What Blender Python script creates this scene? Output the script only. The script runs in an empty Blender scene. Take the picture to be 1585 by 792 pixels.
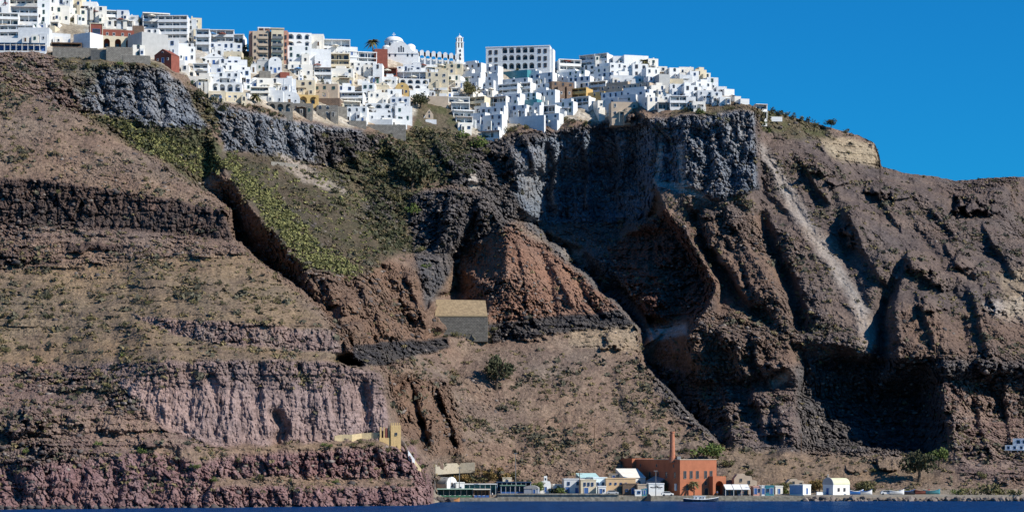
import bpy, bmesh, math, random
import numpy as np
from mathutils import Vector, Matrix
from mathutils.geometry import delaunay_2d_cdt

random.seed(7)
RNG = np.random.default_rng(11)
SC = bpy.context.scene
COL = SC.collection

# ---------------------------------------------------------------- camera frame (survey units: photo px -> metres)
F = 3400.0          # focal length in photo pixels
CX = 792.5
HY = 700.0          # eye level row
CZ = 15.9           # deck height of the ship the view is taken from
def P(px, py, Y):
    return Vector(((px - CX) / F * Y, Y, CZ + (HY - py) / F * Y))
def MPP(Y):
    return Y / F

# ---------------------------------------------------------------- noise
_perm = np.random.default_rng(3).permutation(512).astype(np.int64)
def _hash(ix, iy, iz):
    return _perm[(_perm[(_perm[ix & 511] + iy) & 511] + iz) & 511]
_g = np.random.default_rng(5).normal(size=(512, 3)); _g /= np.linalg.norm(_g, axis=1)[:, None]
_g = _g.astype(np.float32)
def perlin(x, y, z):
    x = np.asarray(x, np.float32); y = np.asarray(y, np.float32); z = np.asarray(z, np.float32)
    xi = np.floor(x).astype(np.int64); yi = np.floor(y).astype(np.int64); zi = np.floor(z).astype(np.int64)
    xf = x - xi; yf = y - yi; zf = z - zi
    u = xf*xf*xf*(xf*(xf*6-15)+10); v = yf*yf*yf*(yf*(yf*6-15)+10); w = zf*zf*zf*(zf*(zf*6-15)+10)
    out = 0
    for dx in (0, 1):
        for dy in (0, 1):
            for dz in (0, 1):
                g = _g[_hash(xi+dx, yi+dy, zi+dz)]
                d = g[..., 0]*(xf-dx) + g[..., 1]*(yf-dy) + g[..., 2]*(zf-dz)
                out = out + d*(u if dx else 1-u)*(v if dy else 1-v)*(w if dz else 1-w)
    return out*1.6
def fbm(x, y, z, o=4, lac=2.07, gain=.5):
    a = 1.0; s = 0; t = 0
    for i in range(o):
        s = s + a*perlin(x + i*17.3, y + i*5.1, z - i*9.7); t += a
        x = x*lac; y = y*lac; z = z*lac; a *= gain
    return s/t
def ridged(x, y, z, o=4, lac=2.1, gain=.55):
    a = 1.0; s = 0; t = 0
    for i in range(o):
        s = s + a*(1-2*np.abs(perlin(x + i*11.3, y - i*7.1, z + i*3.7))); t += a
        x = x*lac; y = y*lac; z = z*lac; a *= gain
    return s/t
def sstep(a, b, x):
    t = np.clip((x-a)/(b-a), 0, 1); return t*t*(3-2*t)

# ---------------------------------------------------------------- survey of the caldera wall: break lines (px, py, distance)
LINES = []
def L(*pts): LINES.append([tuple(map(float, p)) for p in pts])
# left headland, from the water up
L((-140,789,600),(0,787.9,615),(150,786.5,625),(300,785,636),(450,783.5,648),(560,782.3,657),(640,781.5,663),(662,780.5,672),(674,777.5,698),(688,775.5,716))
L((-140,806,598),(0,806,613),(150,806,623),(300,806,634),(450,806,646),(560,806,655),(640,806,661),(674,806,690),(690,806,716))
L((-140,725,610),(0,722,624),(60,716,627),(140,712,633),(200,704,638),(280,690,645))
L((330,752,641),(450,756,651),(560,755,661),(640,752,668),(660,755,676))
L((330,738,648),(420,735,657),(500,738,665),(560,742,669),(640,738,676))
L((330,695,652),(420,692,661),(500,690,669),(590,690,677),(625,700,682),(645,722,684),(662,742,690))
L((-140,640,632),(0,640,646),(100,640,652),(170,635,657),(250,655,656),(330,686,657),(420,682,668),(500,680,676),(585,678,684),(606,680,687))
L((-140,570,668),(0,572,678),(100,570,682),(170,575,672),(250,562,664),(330,560,668),(420,558,674),(500,560,681),(560,568,688),(590,582,692),(602,620,692),(606,680,687))
L((612,576,722),(618,620,716),(622,660,708),(640,690,698),(668,715,705))
L((640,590,738),(690,602,768))
L((640,690,700),(690,690,738),(720,702,752))
L((-140,490,700),(0,490,709),(100,490,710),(200,492,706),(260,513,694),(330,530,689),(430,539,692),(520,549,698))
L((260,494,698),(330,498,693),(430,502,697),(500,508,702),(530,515,705))
L((530,515,705),(545,545,702),(575,570,696),(590,582,692))
L((-140,335,752),(0,341,762),(100,347,763),(200,354,764),(300,364,764),(358,371,762))
L((358,371,762),(385,395,752),(410,415,742),(445,440,732),(490,478,718),(530,515,705))
L((-140,262,758),(0,268,768),(100,282,769),(200,296,769),(300,315,769),(352,327,767),(358,371,762))
L((-140,112,806),(0,130,818),(60,150,814),(130,185,806),(200,225,797),(260,262,787),(310,296,777),(352,327,767))
# behind the headland: gully and its far wall
L((-140,106,838),(0,125,838),(60,145,838),(133,180,842),(204,220,842),(264,257,846),(315,290,855),(357,322,852),(364,364,850),(391,389,838),(416,409,828),(451,434,806),(495,471,768),(536,509,726),(551,541,714),(581,566,708),(600,578,708))
L((322,248,864),(335,238,856),(352,275,846),(385,315,830),(420,355,812),(455,395,795),(472,418,786))
L((318,196,868),(350,232,866),(420,238,884),(480,252,900),(560,262,918),(600,258,925))
L((430,300,862),(500,330,860),(560,340,872),(600,372,866))
L((472,418,786),(510,416,792),(555,428,800),(590,402,828),(635,405,845),(655,430,838),(673,470,830))
L((508,478,768),(524,500,757),(600,480,800),(655,490,820))
L((545,533,748),(600,532,774),(650,528,800),(692,524,820))
L((548,564,735),(600,562,762),(650,552,790),(697,536,817))
L((615,600,742),(660,578,775),(700,560,806),(692,602,785),(705,650,770),(722,700,758))
# first dark lava cliff under the town
L((95,122,852),(128,160,846),(190,182,848),(230,192,850),(290,193,862),(318,196,868))
L((85,93,872),(125,99,867),(160,99,865),(210,102,867),(250,108,871),(278,122,877),(292,142,881),(318,180,877))
L((-140,78,866),(0,82,872),(60,80,876),(85,93,872))
# second
L((335,160,884),(400,164,896),(450,186,904),(490,196,912),(540,204,926),(620,205,942),(640,216,945))
L((640,250,930),(620,300,905),(600,330,887))
L((660,220,948),(700,206,955),(740,216,960),(760,216,962))
L((690,250,935),(722,272,928))
# dark hump over the road
L((640,300,902),(700,292,894),(750,305,893),(776,343,888))
L((640,295,914),(700,287,922),(753,299,930),(779,337,930))
L((630,345,888),(640,387,872),(690,397,868),(702,404,876))
L((650,430,842),(690,450,860))
# road wall terrace
L((668,461,850),(757,465,852))
L((668,489,830),(757,490,834))
L((670,517,827),(757,514,834))
# red hump
L((778,352,878),(790,346,880),(818,352,886),(836,362,888),(846,378,886),(872,388,888),(882,414,878),(914,432,878),(926,456,868),(955,470,868),(968,488,860),(986,508,854),(986,536,842))
L((778,346,905),(792,341,945),(821,347,968),(840,358,972),(850,374,972),(877,384,970),(886,411,966),(918,428,960),(930,453,950),(959,467,940),(973,485,928),(990,506,914),(990,538,892))
L((703,402,896),(705,450,890),(716,486,874))
L((790,346,880),(786,365,872),(785,420,856),(790,470,843),(792,494,837))
L((850,420,872),(850,450,858),(900,482,854))
L((770,497,838),(850,491,846),(930,484,856),(962,490,860))
L((762,528,832),(850,520,838),(905,511,846))
L((880,537,832),(985,546,834))
# scree fan above the port
L((673,764,722),(676,748,741),(688,738,747),(700,733,752))
L((720,545,820),(800,545,822),(900,549,824),(960,553,828),(1000,570,824),(1040,615,807),(1080,655,794),(1115,690,780),(1130,702,773))
L((1003,567,896),(1043,613,876),(1083,653,850),(1118,687,812),(1138,694,788))
L((700,745,751),(800,742,753),(900,738,757),(1000,728,763),(1100,712,770),(1180,722,765),(1250,735,758))
L((690,764,740),(900,764,742),(1120,764,742),(1350,764,742),(1600,764,742),(1740,764,742))
L((690,766.5,727),(900,766.5,727),(1120,766.5,727),(1350,766.5,727),(1600,766.5,727),(1740,766.5,727))
L((692,806,723),(900,806,723),(1120,806,723),(1350,806,723),(1600,806,723),(1740,806,723))
# big recess in the middle and its talus
L((795,338,940),(815,343,962),(850,346,978),(900,347,980),(960,346,980),(1000,340,962))
L((850,358,966),(905,385,960),(945,420,942),(995,478,905),(1012,524,886))
L((760,216,962),(790,222,960),(815,214,958),(850,206,966),(880,199,966),(930,206,978),(985,181,970),(1010,186,948))
L((775,270,942),(795,262,946),(812,256,948))
L((765,305,932),(800,320,936))
L((835,275,980),(880,272,992),(940,262,998),(980,262,990),(1004,262,955),(1016,292,938))
L((1010,186,948),(1060,181,942),(1120,176,938),(1168,173,940))
L((1020,292,936),(1060,302,931),(1120,307,926),(1150,302,926),(1170,287,933))
L((1168,173,940),(1171,230,937),(1170,287,933))
L((1178,172,982),(1181,230,968),(1180,290,948))
L((930,192,974),(985,171,964),(1040,170,955),(1100,168,952),(1150,158,957),(1165,165,953))
# right flank: ribs and gullies
L((960,369,968),(1000,345,946),(1030,322,926),(1055,350,911),(1085,400,893),(1108,440,877),(1100,470,867),(1080,493,861))
L((1017,328,956),(1042,362,948),(1070,406,932),(1092,441,916),(1085,470,902),(1064,493,890))
L((962,442,948),(1002,490,928),(1040,497,905))
L((1063,345,930),(1093,395,913),(1118,437,897),(1113,476,880))
L((1016,526,896),(1050,520,880),(1075,508,861),(1110,508,857),(1140,530,851),(1165,560,850),(1152,592,856))
L((1030,560,884),(1066,604,866),(1096,644,842))
L((1130,350,922),(1150,420,897),(1172,480,874))
L((1110,310,928),(1150,370,909),(1190,440,881),(1222,496,861))
L((1172,335,930),(1203,395,912),(1226,447,893),(1240,500,872))
L((1175,520,853),(1220,530,851),(1226,562,838),(1190,586,848),(1130,602,856),(1102,626,846))
L((1130,650,834),(1150,655,828),(1200,680,802),(1231,692,780))
L((1226,562,838),(1236,600,832),(1228,645,812),(1231,692,780))
L((1205,340,930),(1250,420,897),(1280,480,870),(1262,522,853))
L((1262,522,853),(1300,534,850),(1350,547,849))
L((1175,225,965),(1230,320,936),(1290,400,905),(1330,470,876),(1352,535,852))
L((1250,232,968),(1300,300,948),(1400,300,967))
L((1450,330,957),(1500,352,950),(1585,380,945),(1740,400,945))
L((1400,400,908),(1470,440,892),(1550,450,897),(1740,460,900))
L((1372,470,886),(1366,500,880),(1360,552,866))
L((1386,478,866),(1393,520,848),(1392,553,838))
L((1392,553,838),(1440,551,838),(1500,561,834),(1585,566,838),(1740,566,842))
L((1400,520,852),(1500,522,856),(1585,530,860))
L((1252,560,862),(1300,560,870),(1350,565,870))
L((1244,610,858),(1300,620,870),(1350,620,876),(1420,610,876))
L((1234,688,792),(1258,690,826),(1300,690,838),(1350,690,846),(1425,692,846),(1450,650,846))
L((1250,703,780),(1330,701,784),(1400,704,786),(1445,714,784))
L((1462,590,836),(1462,640,824),(1478,690,792),(1498,722,768))
L((1520,600,848),(1530,640,844),(1545,690,806))
L((1585,620,846),(1585,655,838),(1585,700,796),(1740,690,800))
L((1250,722,769),(1350,724,770),(1440,742,755),(1540,747,752),(1740,747,752))
# right skyline
L((1165,165,953),(1190,172,988),(1230,183,997),(1280,196,1006),(1330,210,1010),(1354,222,1008),(1364,257,1000),(1400,268,1002),(1440,272,1012),(1480,280,1032),(1520,276,1047),(1585,273,1062),(1740,268,1082))
L((1265,205,1000),(1300,215,996),(1345,228,998))
L((1275,225,982),(1300,246,978),(1350,258,996))
L((1478,302,985),(1545,292,992),(1560,300,1000))
L((1478,332,975),(1555,338,978))
L((1570,300,1025),(1580,350,1000))
# town bench: back line is the ridge
RIDGE = [(-140,12),(0,20),(100,30),(150,36),(250,52),(330,72),(390,80),(480,78),(540,88),(580,84),(640,92),(720,102),(750,106),(860,106),(940,110),(1000,112),(1060,116),(1100,131),(1135,147),(1150,155),(1165,165),(1190,172),(1230,183),(1280,196),(1330,210),(1354,222),(1361,240),(1364,257),(1400,268),(1440,272),(1480,280),(1520,276),(1585,273),(1740,268)]
RIDGE_Y = [(-140,935),(0,945),(150,955),(390,965),(600,1000),(720,1010),(860,1020),(1000,1012),(1060,1005),(1100,998),(1135,985),(1150,972),(1165,953)]
rx, ry = np.array(RIDGE, float).T
yx, yy = np.array(RIDGE_Y, float).T
L(*[(x, float(np.interp(x, rx, ry)), float(np.interp(x, yx, yy))) for x in (-140,0,100,150,250,330,390,480,540,580,640,720,750,860,940,1000,1060,1100,1135,1150,1165)])
# sky side guard so that the sheet covers the frame
L((-140,-60,1100),(1740,-60,1200))
L((-140,330,752.5),(-140,262,758))

verts2, ydep, edges = [], [], []
key = {}
for ln in LINES:
    prev = None
    for (x, y, d) in ln:
        k = (round(x, 2), round(y, 2))
        if k not in key:
            key[k] = len(verts2); verts2.append(Vector((x, y))); ydep.append(d)
        i = key[k]
        if prev is not None and prev != i: edges.append((prev, i))
        prev = i
ov, oe, of, ovo, oeo, ofo = delaunay_2d_cdt(verts2, edges, [], 0, 1e-4)
nd = np.zeros(len(ov))
for i, orig in enumerate(ovo):
    if orig: nd[i] = np.mean([ydep[o] for o in orig])
    else:                                        # a crossing of two lines: nearest surveyed points
        ds = sorted(((v - ov[i]).length, j) for j, v in enumerate(verts2))[:3]
        w = [1/(a+.1) for a, _ in ds]; nd[i] = sum(ww*ydep[j] for ww, (_, j) in zip(w, ds))/sum(w)
X0, X1, Y0, Y1 = -140, 1740, -60, 806
W_, H_ = X1-X0+1, Y1-Y0+1
D = np.full((H_, W_), np.nan, np.float32)
for f in of:
    for t in range(1, len(f)-1):
        a, b, c = ov[f[0]], ov[f[t]], ov[f[t+1]]
        da, db, dc = nd[f[0]], nd[f[t]], nd[f[t+1]]
        xa, xb = int(math.floor(min(a.x, b.x, c.x))), int(math.ceil(max(a.x, b.x, c.x)))
        ya, yb = int(math.floor(min(a.y, b.y, c.y))), int(math.ceil(max(a.y, b.y, c.y)))
        xs, ys = np.meshgrid(np.arange(xa, xb+1), np.arange(ya, yb+1))
        den = (b.y-c.y)*(a.x-c.x) + (c.x-b.x)*(a.y-c.y)
        if abs(den) < 1e-9: continue
        l1 = ((b.y-c.y)*(xs-c.x) + (c.x-b.x)*(ys-c.y))/den
        l2 = ((c.y-a.y)*(xs-c.x) + (a.x-c.x)*(ys-c.y))/den
        l3 = 1-l1-l2
        m = (l1 >= -1e-6) & (l2 >= -1e-6) & (l3 >= -1e-6) & (xs >= X0) & (xs <= X1) & (ys >= Y0) & (ys <= Y1)
        # perspective-correct: a flat facet is linear in 1/Y
        D[ys[m]-Y0, xs[m]-X0] = (1/(l1/da + l2/db + l3/dc))[m]
bad = np.isnan(D)
if bad.any():
    for r in range(H_):
        row = D[r]; ok = ~np.isnan(row)
        if ok.any(): D[r] = np.interp(np.arange(W_), np.nonzero(ok)[0], row[ok])
        else: D[r] = D[r-1]
def blur(a, s):
    n = int(s*3)+1; k = np.exp(-.5*(np.arange(-n, n+1)/s)**2); k /= k.sum()
    for ax in (0, 1):
        p = np.pad(a, [(n, n) if i == ax else (0, 0) for i in (0, 1)], mode='edge')
        out = 0
        for i, kk in enumerate(k):
            sl = [slice(None)]*2; sl[ax] = slice(i, i+a.shape[ax]); out = out + kk*p[tuple(sl)]
        a = out
    return a
_rid = np.clip(np.ceil(np.interp(np.arange(X0, X1+1), rx, ry)).astype(int)+1-Y0, 0, H_-1)
for _c in range(W_): D[:_rid[_c], _c] = D[_rid[_c], _c]
D = blur(D, 1.6).astype(np.float32)

# ---------------------------------------------------------------- the sheet of vertices
STEP = 1.25
gx = np.arange(X0+1, X1-1, STEP, dtype=np.float32)
NR = 640
WATERX = np.array([-140,0,150,300,450,560,640,662,674,688,700,1740.]); 
bot = np.interp(gx, [-140,640,674,690,1740], [803,797,793,792,792])
top = np.interp(gx, rx, ry)
# a ragged crest
top = top + 1.2*perlin(gx*.11, gx*0+3.3, gx*0) + .7*perlin(gx*.4, gx*0+7.3, gx*0)
t = np.linspace(0, 1, NR, dtype=np.float32)[:, None]
PXg = np.repeat(gx[None, :], NR, 0)
tsm = np.convolve(np.pad(np.interp(gx, rx, ry), 120, mode='edge'), np.hanning(241)/np.hanning(241).sum(), mode='valid')
_u = np.clip((t-.6)/.4, 0, 1); _u = _u*_u*(3-2*_u)
PYg = bot[None, :]*(1-t) + tsm[None, :]*t + (top-tsm)[None, :]*_u
def bil(A, px, py):
    fx = np.clip(px-X0, 0, W_-1.001); fy = np.clip(py-Y0, 0, H_-1.001)
    ix = fx.astype(int); iy = fy.astype(int); u = fx-ix; v = fy-iy
    return (A[iy, ix]*(1-u)*(1-v) + A[iy, ix+1]*u*(1-v) + A[iy+1, ix]*(1-u)*v + A[iy+1, ix+1]*u*v)
_gy, _gx = np.gradient(D); jag = bil(blur(np.clip((np.hypot(_gx, _gy)-1.2)/2.5, 0, 1).astype(np.float32), 3), PXg, PYg)
# wander the survey lines a little so that no edge is ruler-straight
wx = 5*fbm(PXg*.022, PYg*.022, PXg*0+1.5, 3) + 1.6*fbm(PXg*.1, PYg*.1, PXg*0+9.5, 3) + jag*(2.2*fbm(PXg*.12, PYg*.12, PXg*0+12.5, 2) + 2.6*fbm(PXg*.36, PYg*.36, PXg*0+19.5, 2))
wy = 5*fbm(PXg*.022, PYg*.022, PXg*0+31.5, 3) + 1.6*fbm(PXg*.1, PYg*.1, PXg*0+39.5, 3) + jag*(2.2*fbm(PXg*.12, PYg*.12, PXg*0+42.5, 2) + 2.6*fbm(PXg*.36, PYg*.36, PXg*0+49.5, 2))
fade = sstep(762, 735, PYg)
fade2 = np.where(PXg < 660, sstep(787, 770, PYg), fade)
Yd = bil(D, PXg + wx*fade2, PYg + wy*fade2).astype(np.float32)

# ---------------------------------------------------------------- ground cover classes: polygons on the same survey grid
NCLS = {}
def poly_mask(poly, feather, warp=7):
    x = PXg + warp*WN1; y = PYg + warp*WN2
    poly = np.array(poly, float)
    xa, ya = poly.min(0) - feather*3 - 14; xb, yb = poly.max(0) + feather*3 + 14
    sel = (PXg > xa) & (PXg < xb) & (PYg > ya) & (PYg < yb)
    out = np.zeros(PXg.shape, np.float32)
    xs = x[sel]; ys = y[sel]
    inside = np.zeros(xs.shape, bool); dist = np.full(xs.shape, 1e9, np.float32)
    n = len(poly)
    for i in range(n):
        ax, ay = poly[i]; bx, by = poly[(i+1) % n]
        cond = ((ay > ys) != (by > ys)) & (xs < (bx-ax)*(ys-ay)/((by-ay) if by != ay else 1e-9) + ax)
        inside ^= cond
        ex, ey = bx-ax, by-ay; ll = ex*ex+ey*ey+1e-9
        tt = np.clip(((xs-ax)*ex + (ys-ay)*ey)/ll, 0, 1)
        dist = np.minimum(dist, np.hypot(xs-ax-tt*ex, ys-ay-tt*ey))
    sd = np.where(inside, dist, -dist)
    out[sel] = sstep(-feather, feather, sd)
    return out
WN1 = fbm(PXg*.035, PYg*.035, PXg*0+51.5, 4)
WN2 = fbm(PXg*.035, PYg*.035, PXg*0+61.5, 4)

# class: albedo, colour2 (patches), flute, rubble, strata, tufts, lumps
C = {
 'scree':   ((.152,.107,.085), (.196,.144,.110), .12, .36, .10, .55, 1.0),
 'darkscree':((.092,.072,.068), (.136,.104,.090), .18, .52, .15, .35, 1.4),
 'grass':   ((.205,.150,.100), (.150,.108,.080), .08, .30, .35, .95, .9),
 'rubble':  ((.138,.096,.088), (.200,.148,.122), .35, 1.0, .75, .55, 1.4),
 'purple':  ((.165,.098,.099), (.250,.175,.170), 1.05, .65, .25, .25, 1.2),
 'pink':    ((.270,.198,.185), (.105,.072,.068), 1.35, .32, .18, .02, .7),
 'redband': ((.185,.125,.112), (.240,.190,.165), .9, .4, .25, .05, .4),
 'darkband':((.064,.050,.047), (.125,.082,.068), 1.0, .5, .40, .03, .5),
 'lava':    ((.105,.115,.138), (.310,.318,.335), 1.5, .9, .25, .05, 1.8),
 'recess':  ((.125,.150,.190), (.220,.240,.270), 1.5, 1.0, .6, .03, 1.6),  # blue-grey lava, with the skylight in the hollow put into the colour
 'lavadark':((.072,.066,.068), (.140,.125,.120), 1.2, 1.0, .7, .05, 1.8),
 'green':   ((.080,.064,.048), (.066,.060,.040), .10, .6, .10, .6, 1.0),
 'veg':     ((.115,.090,.062), (.070,.074,.036), .25, .8, .15, .9, 1.5),
 'brown':   ((.135,.088,.066), (.180,.120,.086), .70, .95, .35, .12, 1.6),
 'red':     ((.170,.098,.072), (.215,.130,.095), .40, 1.1, .20, .08, 1.2),
 'black':   ((.040,.038,.042), (.085,.076,.072), 1.2, .9, .9, .02, .4),
 'pale':    ((.300,.265,.240), (.240,.205,.180), .10, .25, .0, .05, .3),
 'white':   ((.480,.430,.385), (.330,.270,.225), .40, .5, .8, .02, .5),
 'tuff':    ((.330,.260,.180), (.220,.170,.120), .50, .5, .8, .05, .8),
 'town':    ((.420,.385,.335), (.300,.250,.190), .05, .2, .1, .05, .2),
 'talus':   ((.095,.092,.096), (.135,.125,.120), .15, .9, .1, .2, 1.2),
 'port':    ((.260,.215,.165), (.210,.175,.135), .0, .12, .0, .1, .05),
 'redshade':((.120,.064,.052), (.165,.098,.076), .8, 1.0, .9, .05, 2.0),  # red rock with the shade of its left flank put into the colour
}
names = list(C)
base1 = np.zeros(PXg.shape + (3,), np.float32); base2 = base1.copy()
par = np.zeros(PXg.shape + (5,), np.float32)
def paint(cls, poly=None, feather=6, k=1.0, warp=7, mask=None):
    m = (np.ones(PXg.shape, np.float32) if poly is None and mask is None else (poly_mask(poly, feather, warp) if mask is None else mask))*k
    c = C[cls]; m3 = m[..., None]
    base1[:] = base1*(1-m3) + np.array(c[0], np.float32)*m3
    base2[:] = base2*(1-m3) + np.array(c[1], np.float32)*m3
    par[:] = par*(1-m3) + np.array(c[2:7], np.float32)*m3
paint('scree')
paint('darkscree', [(1040,300),(1180,175),(1300,205),(1420,262),(1760,262),(1760,600),(1240,600),(1150,560),(1050,480)], 12)
paint('grass', [(-160,370),(340,372),(420,420),(520,515),(560,570),(330,562),(-160,572)], 10)
paint('rubble', [(-160,565),(170,565),(260,650),(330,690),(330,752),(-160,760)], 10)
paint('rubble', [(-160,340),(250,355),(360,372),(385,395),(300,400),(-160,430)], 8, .7)
paint('purple', [(-160,722),(0,722),(140,712),(280,688),(420,690),(640,690),(668,745),(672,800),(-160,800)], 6)
paint('grass', [(330,752),(640,752),(640,740),(500,738),(330,735)], 5, .8)
paint('grass', [(200,690),(330,690),(600,680),(600,692),(420,700),(300,715)], 6, .8)
paint('pink', [(150,562),(330,558),(500,558),(590,578),(606,680),(500,683),(330,690),(250,660)], 4)
paint('rubble', [(150,560),(330,556),(500,556),(592,578),(596,600),(520,592),(430,600),(330,590),(240,600),(180,590)], 12, .5, 16)
paint('redband', [(205,488),(330,496),(530,512),(545,548),(430,540),(330,531),(260,515)], 3)
paint('darkband', [(-160,262),(100,281),(300,315),(356,327),(360,372),(200,356),(-160,340)], 3)
paint('darkband', [(100,376),(190,378),(190,392),(100,388)], 2)
paint('darkband', [(-160,365),(50,385),(95,400),(90,412),(-160,408)], 3, .7)
paint('rubble', [(-160,75),(90,85),(130,165),(190,185),(130,182),(0,128),(-160,110)], 5)
paint('veg', [(130,180),(190,180),(320,195),(352,240),(320,275),(312,290),(240,245),(180,212)], 6)
paint('lava', [(85,90),(250,104),(292,140),(320,185),(318,198),(230,194),(130,170),(110,130)], 4)
paint('veg', [(78,78),(250,95),(262,110),(160,106),(130,150),(105,130)], 5, .8)
paint('veg', [(288,130),(330,155),(345,185),(330,200),(300,170)], 5)
paint('brown', [(322,250),(352,275),(420,355),(472,418),(540,425),(600,402),(650,420),(675,470),(697,530),(545,565),(495,475),(360,365)], 6)
paint('lava', [(330,160),(450,185),(560,203),(575,262),(480,250),(350,232)], 5)
paint('lavadark', [(480,200),(600,210),(560,262),(490,252)], 6)
paint('green', [(330,238),(420,238),(480,255),(560,280),(640,385),(600,402),(555,428),(472,416),(385,315)], 7)
paint('veg', [(500,260),(640,205),(700,205),(760,220),(740,260),(640,296),(625,340),(640,390),(600,385),(520,310)], 9)
paint('pale', [(425,235),(470,250),(530,290),(540,305),(490,290),(440,262)], 4, .75)
paint('black', [(545,531),(692,522),(698,536),(600,562),(548,564)], 3)
paint('brown', [(600,575),(700,590),(720,700),(670,712),(622,668)], 6)
paint('lavadark', [(610,225),(640,235),(650,270),(620,262)], 8, .8, 16)
paint('lavadark', [(660,225),(700,232),(720,270),(690,280),(664,250)], 8, .9, 16)
paint('lavadark', [(560,300),(600,310),(606,335),(570,330)], 8, .7, 16)
paint('lavadark', [(635,300),(700,290),(755,303),(790,345),(720,392),(660,480),(640,390)], 5)
paint('lavadark', [(690,250),(760,215),(850,200),(850,350),(780,340),(740,300),(700,285)], 6)
paint('red', [(703,402),(790,348),(870,400),(940,460),(985,500),(900,495),(770,497),(715,488)], 5)
paint('black', [(755,500),(850,490),(960,480),(990,510),(900,512),(762,530)], 3)
paint('tuff', [(880,512),(985,505),(986,545),(930,540),(880,537)], 4, .6)
paint('lavadark', [(800,225),(880,198),(985,178),(1015,186),(1015,300),(1000,342),(830,350)], 5)
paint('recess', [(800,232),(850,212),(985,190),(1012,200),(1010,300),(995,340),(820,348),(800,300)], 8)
paint('lava', [(790,225),(835,225),(845,300),(810,310)], 8, .6, 14)
paint('lava', [(1005,183),(1168,172),(1172,290),(1120,308),(1020,296)], 4)
paint('talus', [(815,350),(1000,342),(960,372),(985,470),(1010,530),(960,480),(870,400)], 6)
paint('pale', [(862,385),(905,388),(898,408),(880,402)], 5, .6)  # small sunlit patch on the talus, painted as paler ground
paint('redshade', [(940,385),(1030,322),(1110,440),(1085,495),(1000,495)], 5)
paint('brown', [(1060,345),(1180,330),(1240,500),(1230,560),(1110,480)], 10, .6)
paint('lavadark', [(1000,560),(1060,580),(1120,575),(1240,560),(1360,548),(1400,555),(1760,560),(1760,640),(1500,640),(1450,702),(1250,700),(1120,690),(1040,640)], 8)
paint('brown', [(1000,495),(1110,480),(1240,520),(1245,560),(1120,580),(1020,560)], 8, .6)
paint('rubble', [(1060,590),(1230,560),(1235,690),(1120,690)], 8, .6)
paint('white', [(998,508),(1064,500),(1062,514),(1008,534)], 4, .75)
paint('pale', [(1174,225),(1188,228),(1238,312),(1293,392),(1338,470),(1356,540),(1346,540),(1324,480),(1274,402),(1217,320)], 9, .85, 8)
paint('pale', [(1322,470),(1345,470),(1372,545),(1330,548)], 9, .45, 12)
paint('pale', [(1180,232),(1222,300),(1262,360),(1250,352),(1208,300)], 5, .5, 14)
paint('white', [(1520,470),(1585,455),(1590,500),(1540,495)], 5, .6)
paint('tuff', [(1540,420),(1760,400),(1760,500),(1560,490)], 8, .6)
paint('tuff', [(1262,205),(1352,222),(1365,258),(1290,246),(1270,225)], 4)
paint('veg', [(1160,160),(1280,196),(1290,215),(1220,215),(1180,200)], 6)
paint('veg', [(1040,168),(1160,155),(1166,168),(1120,176),(1040,178)], 4, .6)
paint('brown', [(1390,480),(1500,480),(1760,500),(1760,566),(1392,553)], 10, .5)
paint('rubble', [(1450,590),(1760,590),(1760,745),(1490,745)], 10)
paint('grass', [(1120,690),(1260,705),(1440,708),(1460,750),(1120,750)], 8, .6)
paint('town', [(-160,-70),(-160,75),(70,78),(120,88),(230,92),(290,118),(330,158),(400,162),(450,178),(540,198),(640,180),(680,180),(740,212),(780,200),(860,182),(930,190),(985,160),(1100,158),(1140,150),(1166,140),(1166,-70)], 3, 1, 4)
paint('veg', [(560,205),(640,200),(650,150),(690,160),(720,205),(680,215)], 4)
paint('tuff', [(88,36),(130,40),(135,56),(100,56)], 3, .8)
paint('veg', [(370,75),(388,80),(390,110),(372,105)], 3)
paint('port', [(672,757),(1480,757),(1760,757),(1760,810),(672,810)], 2, 1, 1)
# white calcite runs down the spur
for run in ([(1018,222),(1026,222),(1024,260),(1018,285),(1012,285),(1016,250)], [(1046,225),(1056,222),(1058,262),(1066,288),(1052,285)],
            [(1012,278),(1064,285),(1090,300),(1100,312),(1060,300),(1020,290)], [(720,270),(735,268),(742,290),(728,292)], [(1190,590),(1225,570),(1220,590),(1195,600)]):
    paint('white', run, 3, .75, 4)
flute, rub, strat, tuft, lump = [par[..., i] for i in range(5)]

# ---------------------------------------------------------------- relief strokes: hand-mapped ribs (+) and gullies (-)
def seg_dist(poly):
    d = np.full(PXg.shape, 1e9, np.float32); side = np.zeros(PXg.shape, np.float32)
    poly = np.array(poly, float)
    xa, ya = poly.min(0)-70; xb, yb = poly.max(0)+70
    sel = (PXg > xa) & (PXg < xb) & (PYg > ya) & (PYg < yb)
    xs = PXg[sel] + 5*WN1[sel]; ys = PYg[sel] + 5*WN2[sel]
    dd = np.full(xs.shape, 1e9, np.float32); sd = np.zeros(xs.shape, np.float32)
    for i in range(len(poly)-1):
        ax, ay = poly[i]; bx, by = poly[i+1]; ex, ey = bx-ax, by-ay
        tt = np.clip(((xs-ax)*ex+(ys-ay)*ey)/(ex*ex+ey*ey), 0, 1)
        q = np.hypot(xs-ax-tt*ex, ys-ay-tt*ey); m = q < dd
        sd = np.where(m, np.sign((xs-ax)*ey-(ys-ay)*ex), sd); dd = np.minimum(dd, q)
    d[sel] = dd; side[sel] = sd
    return d, side
def gully(poly, w, depth):
    """cut of width w px; the wall towards the sun side is the steeper one"""
    global Yd
    d, s = seg_dist(poly)
    Yd = Yd + depth*np.exp(-(d/w)**2).astype(np.float32)
WN3 = fbm(PXg*.09, PYg*.09, PXg*0+71.5, 4)*1.6
WN4 = fbm(PXg*.09, PYg*.09, PXg*0+81.5, 4)*1.6
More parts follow.
